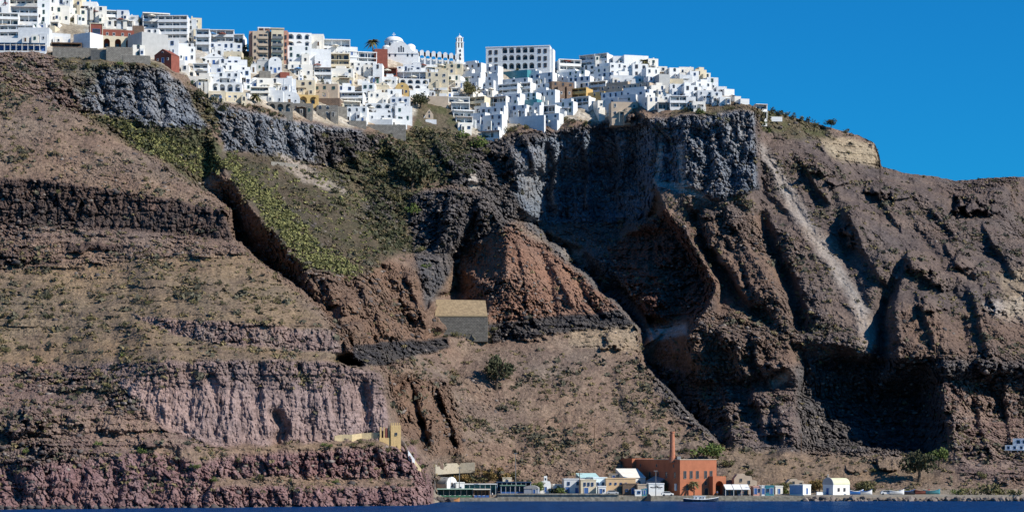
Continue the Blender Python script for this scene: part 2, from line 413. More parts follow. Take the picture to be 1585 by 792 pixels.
def outcrop(cx, cy, rx_, ry_, h, ang=0):
    """a boss of rock: steep on its left and lower sides, running back into the slope on the right"""
    global Yd
    c, s_ = math.cos(ang), math.sin(ang)
    u = ((PXg+8*WN1-cx)*c + (PYg+8*WN2-cy)*s_)/rx_; v = (-(PXg+8*WN1-cx)*s_ + (PYg+8*WN2-cy)*c)/ry_
    u = u + .45*WN3 + .2*WN4; v = v + .45*WN4 - .2*WN3
    m = sstep(-1.0, -.55, u)*sstep(1.3, -.3, u)*sstep(1.0, .5, v)*sstep(-1.4, .2, v)
    Yd = Yd - (h*m).astype(np.float32)
for g in [([(1180,335),(1200,395),(1222,448),(1238,505)], 9, 7), ([(1075,335),(1095,385),(1125,430),(1150,470),(1190,500)], 9, 9),
          ([(1130,380),(1160,450),(1195,500)], 6, 4), ([(1370,470),(1366,560)], 10, 8), ([(1230,250),(1290,350),(1340,430)], 8, 2),
          ([(1400,330),(1450,400),(1480,470)], 8, 4), ([(1470,380),(1530,470)], 8, 4), ([(1290,300),(1310,400),(1340,470)], 7, 3),
          ([(520,420),(560,470),(580,530)], 6, 4), ([(590,415),(620,470),(640,525)], 9, 7), ([(640,600),(650,650),(660,690)], 8, 8), ([(672,610),(690,650),(705,690)], 8, 7),
          ([(880,420),(910,460),(930,490)], 8, 5), ([(830,380),(850,430),(860,490)], 6, 3), ([(1490,500),(1500,560)], 8, 4),
          ([(228,735),(246,755),(240,785)], 13, 4), ([(125,740),(112,760),(118,785)], 10, 3), ([(262,705),(290,745),(284,785)], 15, 4.5), ([(15,735),(40,785)], 14, 3), ([(578,700),(592,740)], 8, 4), ([(520,700),(534,742)], 8, 3), ([(380,760),(384,785)], 7, 2.5), ([(450,758),(456,785)], 8, 3), ([(180,740),(176,785)], 12, 3), ([(70,735),(78,785)], 10, 3),
          ([(426,642),(438,660),(430,682)], 10, 6), ([(325,585),(340,630),(333,670)], 9, 2.2), ([(462,570),(480,610),(474,650)], 9, 2.2), ([(552,585),(570,630),(562,675)], 10, 2.5), ([(290,575),(300,650)], 12, 2), ([(400,565),(392,620)], 9, 2), ([(515,570),(522,670)], 12, 2),
          ([(760,600),(800,700)], 14, 1.5), ([(850,590),(870,700)], 14, 1.5), ([(940,590),(990,690)], 12, 2), ([(1005,255),(1000,300)], 8, 4),
          ([(1035,220),(1041,275)], 9, 5), ([(1078,205),(1098,245),(1090,285)], 12, 4.5), ([(1112,215),(1132,290)], 10, 3.5), ([(1152,200),(1146,250)], 8, 2.5),
          ([(150,110),(165,170)], 7, 5), ([(205,110),(215,170)], 7, 5), ([(240,115),(250,185)], 6, 4), ([(390,175),(400,225)], 7, 5), ([(440,195),(450,235)], 7, 5), ([(505,210),(510,255)], 6, 5),
          ([(870,215),(875,330)], 10, 6), ([(920,215),(925,335)], 10, 5)]:
    gully(*g)
for o in [(1275,260,26,12,9), (1300,280,22,9,7), (1360,290,30,10,8), (1325,355,24,30,11,.5), (1420,405,24,18,9,.3), (1460,430,30,20,9,.2), (1520,315,40,20,16), (1490,405,22,14,7), (1550,470,26,18,8),
          (1400,300,40,8,6), (1445,470,28,14,7), (1540,560,30,22,9), (1475,570,20,14,7), (1490,640,26,20,10), (1520,690,22,16,7), (1560,740,26,10,4),
          (1130,640,20,16,7), (1180,620,22,16,8), (1210,655,20,16,7), (1150,575,26,18,8), (1160,670,14,8,4), (1210,560,26,16,8), (1300,525,30,12,6),
          (1090,580,22,16,8), (1330,725,24,8,4), (1380,715,30,12,8), (145,384,46,7,5), (40,395,55,12,6), (150,405,30,6,3), (320,395,25,7,3), (60,640,30,24,6), (120,650,22,14,5), (30,660,30,16,6), (180,660,30,16,5),
          (90,690,30,14,5), (240,680,24,12,4), (640,560,20,14,5), (800,250,22,26,9), (835,250,16,22,8), (735,275,18,12,6), (780,235,22,12,7), (830,215,24,10,6), (905,210,18,14,7), (985,185,22,14,8),
          (950,525,20,16,6), (830,520,30,8,4), (680,650,16,24,7), (700,665,12,16,6), (650,640,16,20,6), (560,470,30,22,6), (520,460,24,20,5), (640,480,24,26,7), (615,510,22,14,5), (480,445,18,20,5), (740,440,20,30,6),
          (700,330,26,18,6), (750,330,20,16,6), (600,290,30,20,4), (640,265,24,16,4), (1140,340,24,14,7), (1105,330,18,10,6), (1075,360,16,12,6), (1040,390,28,24,6), (1000,420,30,24,6), (1020,460,36,16,5)]:
    outcrop(*o)

def rib(poly, w, h):
    """a spur: sheer on the left of the line (drawn downhill), dying away to the right"""
    global Yd
    d, s = seg_dist(poly)
    ends = 1.0
    m = np.where(s > 0, np.exp(-(d/w)**2), np.exp(-(d/(w*.14+1.2))**2))
    poly = np.array(poly, float); k = sstep(-12, 14, PYg-poly[0][1])*sstep(-10, 16, poly[-1][1]-PYg)
    Yd = Yd - (h*m*k*(1+.4*WN3)).astype(np.float32)
RS = 1
for g in [([(1310,322),(1324,350),(1348,406),(1372,440)], 34, 9), ([(1405,395),(1418,416),(1442,436)], 40, 10), ([(1462,372),(1480,404),(1506,430)], 26, 8), ([(1195,340),(1218,398),(1243,450),(1260,505)], 40, 9),
          ([(1085,342),(1108,385),(1140,432),(1168,476)], 42, 10), ([(1378,466),(1374,510),(1372,556)], 60, 10), ([(1058,512),(1064,540),(1082,575)], 34, 9), ([(1112,512),(1138,548),(1150,590)], 34, 9), ([(1165,515),(1176,560),(1190,590)], 26, 8),
          ([(1120,600),(1128,640),(1134,680)], 24, 8), ([(1165,600),(1178,640),(1184,682)], 24, 8), ([(1200,610),(1208,650),(1214,686)], 20, 6), ([(1240,245),(1262,280),(1290,320)], 26, 6), ([(1345,275),(1372,320),(1400,360)], 34, 7), ([(1420,290),(1450,330),(1480,365)], 30, 7),
          ([(1520,340),(1548,390),(1575,430)], 30, 9), ([(1420,455),(1440,500),(1452,545)], 30, 7), ([(1500,440),(1518,490),(1530,550)], 34, 9), ([(1462,590),(1466,640),(1474,690)], 30, 8), ([(1510,610),(1522,660),(1530,700)], 26, 8), ([(1555,600),(1562,650),(1568,690)], 26, 7),
          ([(640,592),(655,640),(668,690)], 22, 9), ([(680,600),(698,650),(712,692)], 20, 7), ([(500,425),(520,470),(536,520)], 26, 6), ([(555,432),(580,480),(600,528)], 28, 7), ([(630,420),(648,470),(664,520)], 30, 9), ([(800,372),(812,420),(820,480)], 16, 3), ([(850,400),(872,440),(890,480)], 18, 4), ([(900,440),(922,470),(940,490)], 18, 4),
          ([(700,300),(690,340),(682,385)], 20, 6), ([(745,310),(738,350),(730,385)], 20, 6), ([(856,216),(862,260),(858,330)], 26, 9), ([(905,212),(912,260),(908,320)], 22, 8), ([(955,205),(962,250),(958,315)], 22, 7), ([(790,225),(800,260),(806,300)], 18, 7), ([(815,218),(826,250),(832,290)], 16, 6),
          ([(600,215),(615,250),(640,285)], 18, 6), ([(670,215),(690,245),(712,270)], 18, 6), ([(530,215),(545,240),(560,262)], 14, 5)]:
    rib(*g)
# ---------------------------------------------------------------- fractal relief, evaluated in world space
def world(px, py, Y):
    return (px-CX)/F*Y, Y, CZ + (HY-py)/F*Y
wxx, wyy, wzz = world(PXg, PYg, Yd)
live = fade2*sstep(-20, 30, PYg-top[None, :]+25)        # keeps the water's edge and the port flat
land = np.where(PXg < 668, 1.0, sstep(764, 748, PYg))
n_l = fbm(wxx*.035, wyy*.035, wzz*.045, 3)
n_f = ridged(wxx*.16, wyy*.10, wzz*.035, 4)              # vertical flutes
n_f2 = fbm(wxx*.55, wyy*.4, wzz*.12, 3)
n_r = fbm(wxx*.22, wyy*.22, wzz*.30, 5, gain=.58)        # blocks and rubble
n_b = np.abs(fbm(wxx*.5, wyy*.5, wzz*.6, 3))
n_c = ridged(wxx*1.1, wyy*1.1, wzz*1.3, 2)
zz = wzz + 2.5*n_l + .6*n_r
saw = (zz/4.3) % 1.0; saw2 = (zz/1.7) % 1.0
n_s = (sstep(0, .15, saw)-saw)*1.5 + (sstep(0, .2, saw2)-saw2)*.6
def worley(x, y, z):
    xi = np.floor(x).astype(np.int64); yi = np.floor(y).astype(np.int64); zi = np.floor(z).astype(np.int64)
    f1 = np.full(x.shape, 9., np.float32); f2 = f1.copy(); cid = np.zeros(x.shape, np.float32)
    rt = np.random.default_rng(9).random((512, 4)).astype(np.float32)
    for dx in (-1, 0, 1):
        for dy in (-1, 0, 1):
            for dz in (-1, 0, 1):
                h = rt[_hash(xi+dx, yi+dy, zi+dz)]
                d = (xi+dx+h[..., 0]-x)**2 + (yi+dy+h[..., 1]-y)**2 + (zi+dz+h[..., 2]-z)**2
                m = d < f1
                f2 = np.where(m, f1, np.minimum(f2, d)); cid = np.where(m, h[..., 3], cid); f1 = np.where(m, d, f1)
    return np.sqrt(f1), np.sqrt(f2), cid
_wj = .35*n_r
w1, w2, wc = worley((wxx*.26+_wj).astype(np.float32), (wyy*.20+_wj).astype(np.float32), (wzz*.16-_wj).astype(np.float32))
v1, v2, vc = worley((wxx*.75+_wj).astype(np.float32), (wyy*.6).astype(np.float32), (wzz*.62-_wj).astype(np.float32))
blocks = (wc-.5)*3.0 - 1.6*sstep(.14, 0, w2-w1) + (vc-.5)*1.7 - .5*sstep(.16, 0, v2-v1)
pk = sstep(.2, .26, base1[..., 0])
rock = (1-.72*pk)*np.clip(flute*.55 + np.clip(rub-.38, 0, 1)*.95, 0, 1.1)
# ribs and runnels that run down the right-hand flank
acr = wxx*.87 + wzz*.50; aln = -wxx*.5 + wzz*.87
n_d = ridged((acr + 6*n_l)*.045, wyy*.012, aln*.010, 3) + .5*ridged((acr + 3*n_r)*.13, wyy*.03, aln*.02, 2)
flank = poly_mask([(1040,300),(1180,190),(1300,225),(1420,275),(1760,275),(1760,760),(1400,700),(1100,690),(1000,520)], 25)
acl = wxx*.9 - wzz*.42
n_e = ridged((acl + 5*n_l)*.06, wyy*.015, (wxx*.42+wzz*.9)*.012, 3)
fl2 = poly_mask([(480,400),(700,390),(720,520),(1000,550),(1100,700),(700,740),(560,560)], 25)
# broken ledges across the left-hand slopes
led = poly_mask([(-160,340),(360,365),(540,540),(560,570),(330,690),(330,750),(-160,760)], 20)
lz = (wzz + 3*n_l + 1.2*n_r)/7.0; lm = sstep(.05, .4, perlin(wxx*.03, wyy*.03, np.floor(lz)*3.7))
n_led = (sstep(0, .10, lz % 1)-lz % 1)*lm
patch = .45 + 1.0*sstep(-.25, .35, fbm(wxx*.028, wyy*.028, wzz*.04, 3))
rub = rub*patch
rock = (1-.72*pk)*np.clip(flute*.55 + np.clip(rub-.38, 0, 1)*.95, 0, 1.1)
disp = (blocks*rock + jag*(6.5*n_r + 3.0*blocks)*(1-.8*pk) + flank*(3.4*n_d)*(1-.6*sstep(.25,.3,base1[..., 0])) + fl2*1.1*n_e + led*1.5*n_led*(1-pk) + lump*3.2*n_l + flute*(2.0*n_f + .8*n_f2) + rub*(3.2*n_r + 2.2*n_b + .9*n_c) + strat*1.2*n_s)
townk = poly_mask([(-160,-70),(-160,75),(70,78),(120,88),(230,92),(290,118),(330,158),(400,162),(450,178),(540,198),(740,205),(860,182),(930,190),(985,160),(1100,158),(1166,150),(1166,-70)], 6, 0)
wallk = poly_mask([(662,455),(762,458),(762,520),(662,522)], 4, 0)
Yd = Yd - disp*land*(1-.85*townk)*(1-.9*wallk)
# rows at the crest keep the surveyed distance
Yd = Yd.astype(np.float32)

# ---------------------------------------------------------------- colour of the ground: rock types, soil, plants, plus shade and skylight painted in
wxx, wyy, wzz = world(PXg, PYg, Yd)
mixn = sstep(-.25, .35, fbm(wxx*.09, wyy*.09, wzz*.12, 5, gain=.6) + .25*perlin(wxx*.9, wyy*.9, wzz*.5))
# mineral runs down the steep faces and bands along the strata
runs = sstep(.0, .55, fbm(wxx*.30, wyy*.22, wzz*.03, 4))
mixn = mixn*(1-np.clip(flute-.4, 0, .7)) + runs*np.clip(flute-.4, 0, .7)
band = sstep(-.2, .35, perlin(wxx*.012, wyy*.012, (wzz + 1.5*n_l)*.55) + .5*perlin(wxx*.02, wyy*.02, wzz*1.4))
mixn = mixn*(1-.5*np.clip(strat, 0, 1)) + band*.5*np.clip(strat, 0, 1)
colr = base1*(1-mixn[..., None]) + base2*mixn[..., None]
hue = fbm(wxx*.03, wyy*.03, wzz*.04, 3)[..., None]
colr = colr*(1 + hue*np.array([.22, .10, -.02], np.float32))
colr = np.clip(colr, .02, .8)

def terr(px, py):
    """distance of the ground seen at survey point (px, py)"""
    ci = int(np.clip(round((px-gx[0])/STEP), 0, len(gx)-1))
    ri = int(np.argmin(np.abs(PYg[:, ci]-py)))
    return float(Yd[ri, ci])
def ground(px, py):
    return P(px, py, terr(px, py))
# ================================================================ materials
MATS = {}
def nt(name):
    m = bpy.data.materials.new(name); m.use_nodes = True
    n = m.node_tree.nodes; l = m.node_tree.links
    return m, n, l, n['Principled BSDF']
def mat(name, col, rough=.85, var=.12, scale=.6, bump=0.0, bscale=3.0, spec=.25, metal=0):
    """plain surface with weathering: two scales of noise on colour, optional bump"""
    if name in MATS: return MATS[name]
    m, n, l, b = nt(name)
    tc = n.new('ShaderNodeTexCoord')
    n1 = n.new('ShaderNodeTexNoise'); n1.inputs['Scale'].default_value = scale; n1.inputs['Detail'].default_value = 5; n1.inputs['Roughness'].default_value = .65
    l.new(tc.outputs['Object'], n1.inputs['Vector'])
    r = n.new('ShaderNodeMapRange'); r.inputs['From Min'].default_value = .3; r.inputs['From Max'].default_value = .7
    r.inputs['To Min'].default_value = 1-var; r.inputs['To Max'].default_value = 1+var*.6
    l.new(n1.outputs['Fac'], r.inputs['Value'])
    mx = n.new('ShaderNodeMix'); mx.data_type = 'RGBA'; mx.blend_type = 'MULTIPLY'; mx.inputs['Factor'].default_value = 1
    mx.inputs['A'].default_value = (*col, 1)
    l.new(r.outputs['Result'], mx.inputs['B'])
    l.new(mx.outputs['Result'], b.inputs['Base Color'])
    b.inputs['Roughness'].default_value = rough; b.inputs['Specular IOR Level'].default_value = spec; b.inputs['Metallic'].default_value = metal
    if bump:
        bp = n.new('ShaderNodeBump'); bp.inputs['Strength'].default_value = bump; bp.inputs['Distance'].default_value = .2
        n2 = n.new('ShaderNodeTexNoise'); n2.inputs['Scale'].default_value = bscale; n2.inputs['Detail'].default_value = 4
        l.new(tc.outputs['Object'], n2.inputs['Vector']); l.new(n2.outputs['Fac'], bp.inputs['Height']); l.new(bp.outputs['Normal'], b.inputs['Normal'])
    MATS[name] = m
    return m
def masonry(name, c1, c2, cm, scale=.55):
    if name in MATS: return MATS[name]
    m, n, l, b = nt(name)
    tc = n.new('ShaderNodeTexCoord'); sp = n.new('ShaderNodeSeparateXYZ'); cb = n.new('ShaderNodeCombineXYZ')
    l.new(tc.outputs['Object'], sp.inputs['Vector']); ad = n.new('ShaderNodeMath'); l.new(sp.outputs['X'], ad.inputs[0]); l.new(sp.outputs['Y'], ad.inputs[1])
    l.new(ad.outputs[0], cb.inputs['X']); l.new(sp.outputs['Z'], cb.inputs['Y'])
    br = n.new('ShaderNodeTexBrick'); br.inputs['Scale'].default_value = scale; br.inputs['Mortar Size'].default_value = .035; br.inputs['Color1'].default_value = (*c1, 1); br.inputs['Color2'].default_value = (*c2, 1); br.inputs['Mortar'].default_value = (*cm, 1)
    l.new(cb.outputs['Vector'], br.inputs['Vector'])
    n1 = n.new('ShaderNodeTexNoise'); n1.inputs['Scale'].default_value = .9; n1.inputs['Detail'].default_value = 7
    l.new(tc.outputs['Object'], n1.inputs['Vector'])
    r = n.new('ShaderNodeMapRange'); r.inputs['From Min'].default_value = .3; r.inputs['From Max'].default_value = .7; r.inputs['To Min'].default_value = .68; r.inputs['To Max'].default_value = 1.22
    l.new(n1.outputs['Fac'], r.inputs['Value'])
    mx = n.new('ShaderNodeMix'); mx.data_type = 'RGBA'; mx.blend_type = 'MULTIPLY'; mx.inputs['Factor'].default_value = 1
    l.new(br.outputs['Color'], mx.inputs['A']); l.new(r.outputs['Result'], mx.inputs['B']); l.new(mx.outputs['Result'], b.inputs['Base Color'])
    b.inputs['Roughness'].default_value = .95; MATS[name] = m
    return m
def terrain_material():
    m, n, l, b = nt('caldera_rock')
    at = n.new('ShaderNodeAttribute'); at.attribute_name = 'rock'
    tc = n.new('ShaderNodeTexCoord')
    n1 = n.new('ShaderNodeTexNoise'); n1.inputs['Scale'].default_value = .9; n1.inputs['Detail'].default_value = 8; n1.inputs['Roughness'].default_value = .72
    l.new(tc.outputs['Object'], n1.inputs['Vector'])
    r = n.new('ShaderNodeMapRange'); r.inputs['From Min'].default_value = .3; r.inputs['From Max'].default_value = .7; r.inputs['To Min'].default_value = .62; r.inputs['To Max'].default_value = 1.38
    l.new(n1.outputs['Fac'], r.inputs['Value'])
    mx = n.new('ShaderNodeMix'); mx.data_type = 'RGBA'; mx.blend_type = 'MULTIPLY'; mx.inputs['Factor'].default_value = 1
    l.new(at.outputs['Color'], mx.inputs['A']); l.new(r.outputs['Result'], mx.inputs['B'])
    # loose stones: voronoi cells of slightly different tone
    v = n.new('ShaderNodeTexVoronoi'); v.inputs['Scale'].default_value = 1.1
    l.new(tc.outputs['Object'], v.inputs['Vector'])
    sep = n.new('ShaderNodeSeparateColor'); l.new(v.outputs['Color'], sep.inputs['Color'])
    r2 = n.new('ShaderNodeMapRange'); r2.inputs['To Min'].default_value = .78; r2.inputs['To Max'].default_value = 1.22
    l.new(sep.outputs['Red'], r2.inputs['Value'])
    m2 = n.new('ShaderNodeMix'); m2.data_type = 'RGBA'; m2.blend_type = 'MULTIPLY'; m2.inputs['Factor'].default_value = 1
    l.new(mx.outputs['Result'], m2.inputs['A']); l.new(r2.outputs['Result'], m2.inputs['B'])
    l.new(m2.outputs['Result'], b.inputs['Base Color'])
    b.inputs['Roughness'].default_value = .95; b.inputs['Specular IOR Level'].default_value = .1
    n3 = n.new('ShaderNodeTexNoise'); n3.inputs['Scale'].default_value = 1.3; n3.inputs['Detail'].default_value = 6; n3.inputs['Roughness'].default_value = .7
    l.new(tc.outputs['Object'], n3.inputs['Vector'])
    bp = n.new('ShaderNodeBump'); bp.inputs['Strength'].default_value = .75; bp.inputs['Distance'].default_value = .55
    l.new(n3.outputs['Fac'], bp.inputs['Height']); l.new(bp.outputs['Normal'], b.inputs['Normal'])
    return m
# ================================================================ the ground
def build_ground():
    vx, vy, vz = world(PXg, PYg, Yd)
    # the land goes on behind the rim: rows that run back and down
    rows = [(vx, vy, vz)]
    bx, by, bz = vx[-1:], vy[-1:], vz[-1:]
    ex, ey, ez, ec = [], [], [], []
    for dy, dz in ((4, .3), (60, -6), (400, -40), (1500, -160)):
        s = (by+dy)/by
        ex.append(bx*s); ey.append(by+dy); ez.append(bz+dz)
    VX = np.concatenate([vx]+ex); VY = np.concatenate([vy]+ey); VZ = np.concatenate([vz]+ez)
    CC = np.concatenate([colr] + [colr[-1:]]*4)
    nr, nc = VX.shape
    co = np.stack([VX, VY, VZ], -1).reshape(-1, 3).astype(np.float32)
    idx = np.arange(nr*nc).reshape(nr, nc)
    q = np.stack([idx[:-1, :-1], idx[:-1, 1:], idx[1:, 1:], idx[1:, :-1]], -1).reshape(-1, 4)
    me = bpy.data.meshes.new('caldera_cliff')
    me.vertices.add(len(co)); me.vertices.foreach_set('co', co.ravel())
    me.loops.add(q.size); me.loops.foreach_set('vertex_index', q.ravel().astype(np.int32))
    me.polygons.add(len(q)); me.polygons.foreach_set('loop_start', np.arange(0, q.size, 4, dtype=np.int32))
    me.update(calc_edges=True)
    a = me.attributes.new('rock', 'FLOAT_COLOR', 'POINT')
    c4 = np.concatenate([CC.reshape(-1, 3), np.ones((nr*nc, 1))], 1).astype(np.float32)
    a.data.foreach_set('color', c4.ravel())
    me.polygons.foreach_set('use_smooth', np.zeros(len(q), bool))
    me.materials.append(terrain_material())
    o = bpy.data.objects.new('cliff_terrain', me); COL.objects.link(o)
    o['kind'] = 'structure'; o['label'] = 'steep brown and purple volcanic cliff with dark lava bands and scree'
    return o
build_ground()

# ================================================================ sea
def build_sea():
    m, n, l, b = nt('deep_sea_water')
    tc = n.new('ShaderNodeTexCoord')
    n.remove(b); df = n.new('ShaderNodeBsdfDiffuse'); df.inputs['Color'].default_value = (.001, .030, .115, 1)
    gl = n.new('ShaderNodeBsdfGlossy'); gl.inputs['Roughness'].default_value = .22; gl.inputs['Color'].default_value = (.55, .75, 1, 1)
    mxs = n.new('ShaderNodeMixShader'); mxs.inputs['Fac'].default_value = .16
    l.new(df.outputs['BSDF'], mxs.inputs[1]); l.new(gl.outputs['BSDF'], mxs.inputs[2]); l.new(mxs.outputs['Shader'], n['Material Output'].inputs['Surface'])
    mp = n.new('ShaderNodeMapping'); mp.inputs['Scale'].default_value = (.10, .05, 1)
    l.new(tc.outputs['Object'], mp.inputs['Vector'])
    n1 = n.new('ShaderNodeTexNoise'); n1.inputs['Scale'].default_value = 1; n1.inputs['Detail'].default_value = 7; n1.inputs['Roughness'].default_value = .62
    l.new(mp.outputs['Vector'], n1.inputs['Vector'])
    bp = n.new('ShaderNodeBump'); bp.inputs['Strength'].default_value = 1; bp.inputs['Distance'].default_value = 2.2
    l.new(n1.outputs['Fac'], bp.inputs['Height']); l.new(bp.outputs['Normal'], df.inputs['Normal']); l.new(bp.outputs['Normal'], gl.inputs['Normal'])
    me = bpy.data.meshes.new('sea')
    me.from_pydata([(-6000, -3000, 0), (6000, -3000, 0), (6000, 9000, 0), (-6000, 9000, 0)], [], [(0, 1, 2, 3)])
    me.materials.append(m)
    o = bpy.data.objects.new('sea', me); COL.objects.link(o); o['kind'] = 'structure'; o['label'] = 'deep blue rippled sea at the foot of the cliff'
build_sea()

# ================================================================ camera, sky, sun
cam = bpy.data.cameras.new('camera'); cam.lens = 36*F/1585.0; cam.sensor_width = 36; cam.sensor_fit = 'HORIZONTAL'
cam.shift_y = (HY-396)/1585.0; cam.clip_start = 1; cam.clip_end = 20000
co_ = bpy.data.objects.new('camera', cam); COL.objects.link(co_)
co_.location = (0, 0, CZ); co_.rotation_euler = (math.radians(90), 0, 0)
SC.camera = co_
AZ, EL = math.radians(65), math.radians(35)      # sun: behind the viewer's right shoulder
sd = Vector((math.sin(AZ)*math.cos(EL), -math.cos(AZ)*math.cos(EL), math.sin(EL)))
sl = bpy.data.lights.new('sun', 'SUN'); sl.energy = 5.0; sl.angle = math.radians(.5); sl.color = (1.0, .93, .81)
so = bpy.data.objects.new('sun', sl); COL.objects.link(so); so.rotation_euler = (-sd).to_track_quat('-Z', 'Y').to_euler()
so.location = (400, -300, 500)
w = bpy.data.worlds.new('World'); SC.world = w; w.use_nodes = True
n = w.node_tree.nodes; l = w.node_tree.links
sky = n.new('ShaderNodeTexSky'); sky.sky_type = 'NISHITA'; sky.sun_disc = False
sky.sun_elevation = EL; sky.sun_rotation = math.atan2(sd.x, sd.y)
sky.altitude = 0; sky.air_density = 1.0; sky.dust_density = .2; sky.ozone_density = 2.0
tn = n.new('ShaderNodeMix'); tn.data_type = 'RGBA'; tn.blend_type = 'MULTIPLY'; tn.inputs['Factor'].default_value = 1
tn.inputs['B'].default_value = (.06, .88, 1.62, 1)          # the deep polarised blue of a dry Aegean sky
l.new(sky.outputs['Color'], tn.inputs['A']); l.new(tn.outputs['Result'], n['Background'].inputs['Color'])
n['Background'].inputs['Strength'].default_value = .057
SC.view_settings.view_transform = 'Standard'; SC.view_settings.look = 'None'; SC.view_settings.gamma = 1; SC.view_settings.exposure = 0.34
SC.cycles.max_bounces = 6; SC.cycles.diffuse_bounces = 4; SC.cycles.glossy_bounces = 2
# ================================================================ building kit
WHITE = mat('whitewash', (.74, .745, .74), .9, .10, .5, .15)
WHITE2 = mat('whitewash_weathered', (.62, .635, .65), .9, .16, .7, .2)
WHITE3 = mat('whitewash_warm', (.74, .705, .64), .9, .12, .5, .15)
CREAM = mat('cream_plaster', (.62, .54, .40), .9, .14, .5, .2)
OCHRE = mat('ochre_plaster', (.52, .36, .15), .9, .18, .5, .2)
TAN = mat('tan_plaster', (.46, .37, .285), .9, .16, .5, .2)
PINK = mat('pink_brick', (.43, .235, .18), .9, .18, .8, .3)
RED = mat('dark_red_plaster', (.23, .075, .055), .9, .2, .6, .2)
GREY = mat('grey_render', (.42, .42, .415), .92, .15, .5, .2)
STONE = masonry('grey_stone', (.27, .25, .22), (.20, .185, .165), (.13, .12, .105))
BROWN = masonry('brown_stone', (.23, .155, .11), (.175, .12, .09), (.12, .085, .065))
TEAL = mat('teal_glazing', (.06, .23, .27), .25, .3, 1.2, 0, 3, .5)
TERRA = mat('orange_stucco', (.40, .145, .078), .9, .2, .35, .25)
GLASS = mat('dark_window', (.040, .048, .062), .2, .4, 1.0, 0, 3, .5)
SHADE = mat('dark_opening', (.030, .030, .034), .9, .3, 1.0)
BLUEP = mat('blue_paint', (.045, .12, .33), .6, .2, 1.0)
WOOD = mat('brown_wood', (.12, .07, .04), .8, .3, 2.0)
GREENP = mat('green_paint', (.05, .16, .10), .6, .2, 1.0)
CANVAS = mat('cream_canvas', (.74, .70, .60), .95, .08, 1.0)
CANVASB = mat('blue_canvas', (.10, .25, .48), .95, .15, 1.0)
METAL = mat('grey_metal', (.16, .165, .17), .5, .2, 2.0, 0, 3, .5)
VAULT = mat('grey_vault_roof', (.33, .33, .33), .95, .2, .8, .3)
PAL = {'W': WHITE, 'V': WHITE2, 'X': WHITE3, 'C': CREAM, 'O': OCHRE, 'T': TAN, 'P': PINK, 'R': RED, 'G': GREY, 'S': STONE, 'B': BROWN, 'E': TEAL}
CNAME = {'W': 'white', 'V': 'white', 'X': 'white', 'C': 'cream', 'O': 'ochre', 'T': 'tan', 'P': 'pink', 'R': 'dark red', 'G': 'grey', 'S': 'grey stone', 'B': 'brown', 'E': 'teal glazed'}

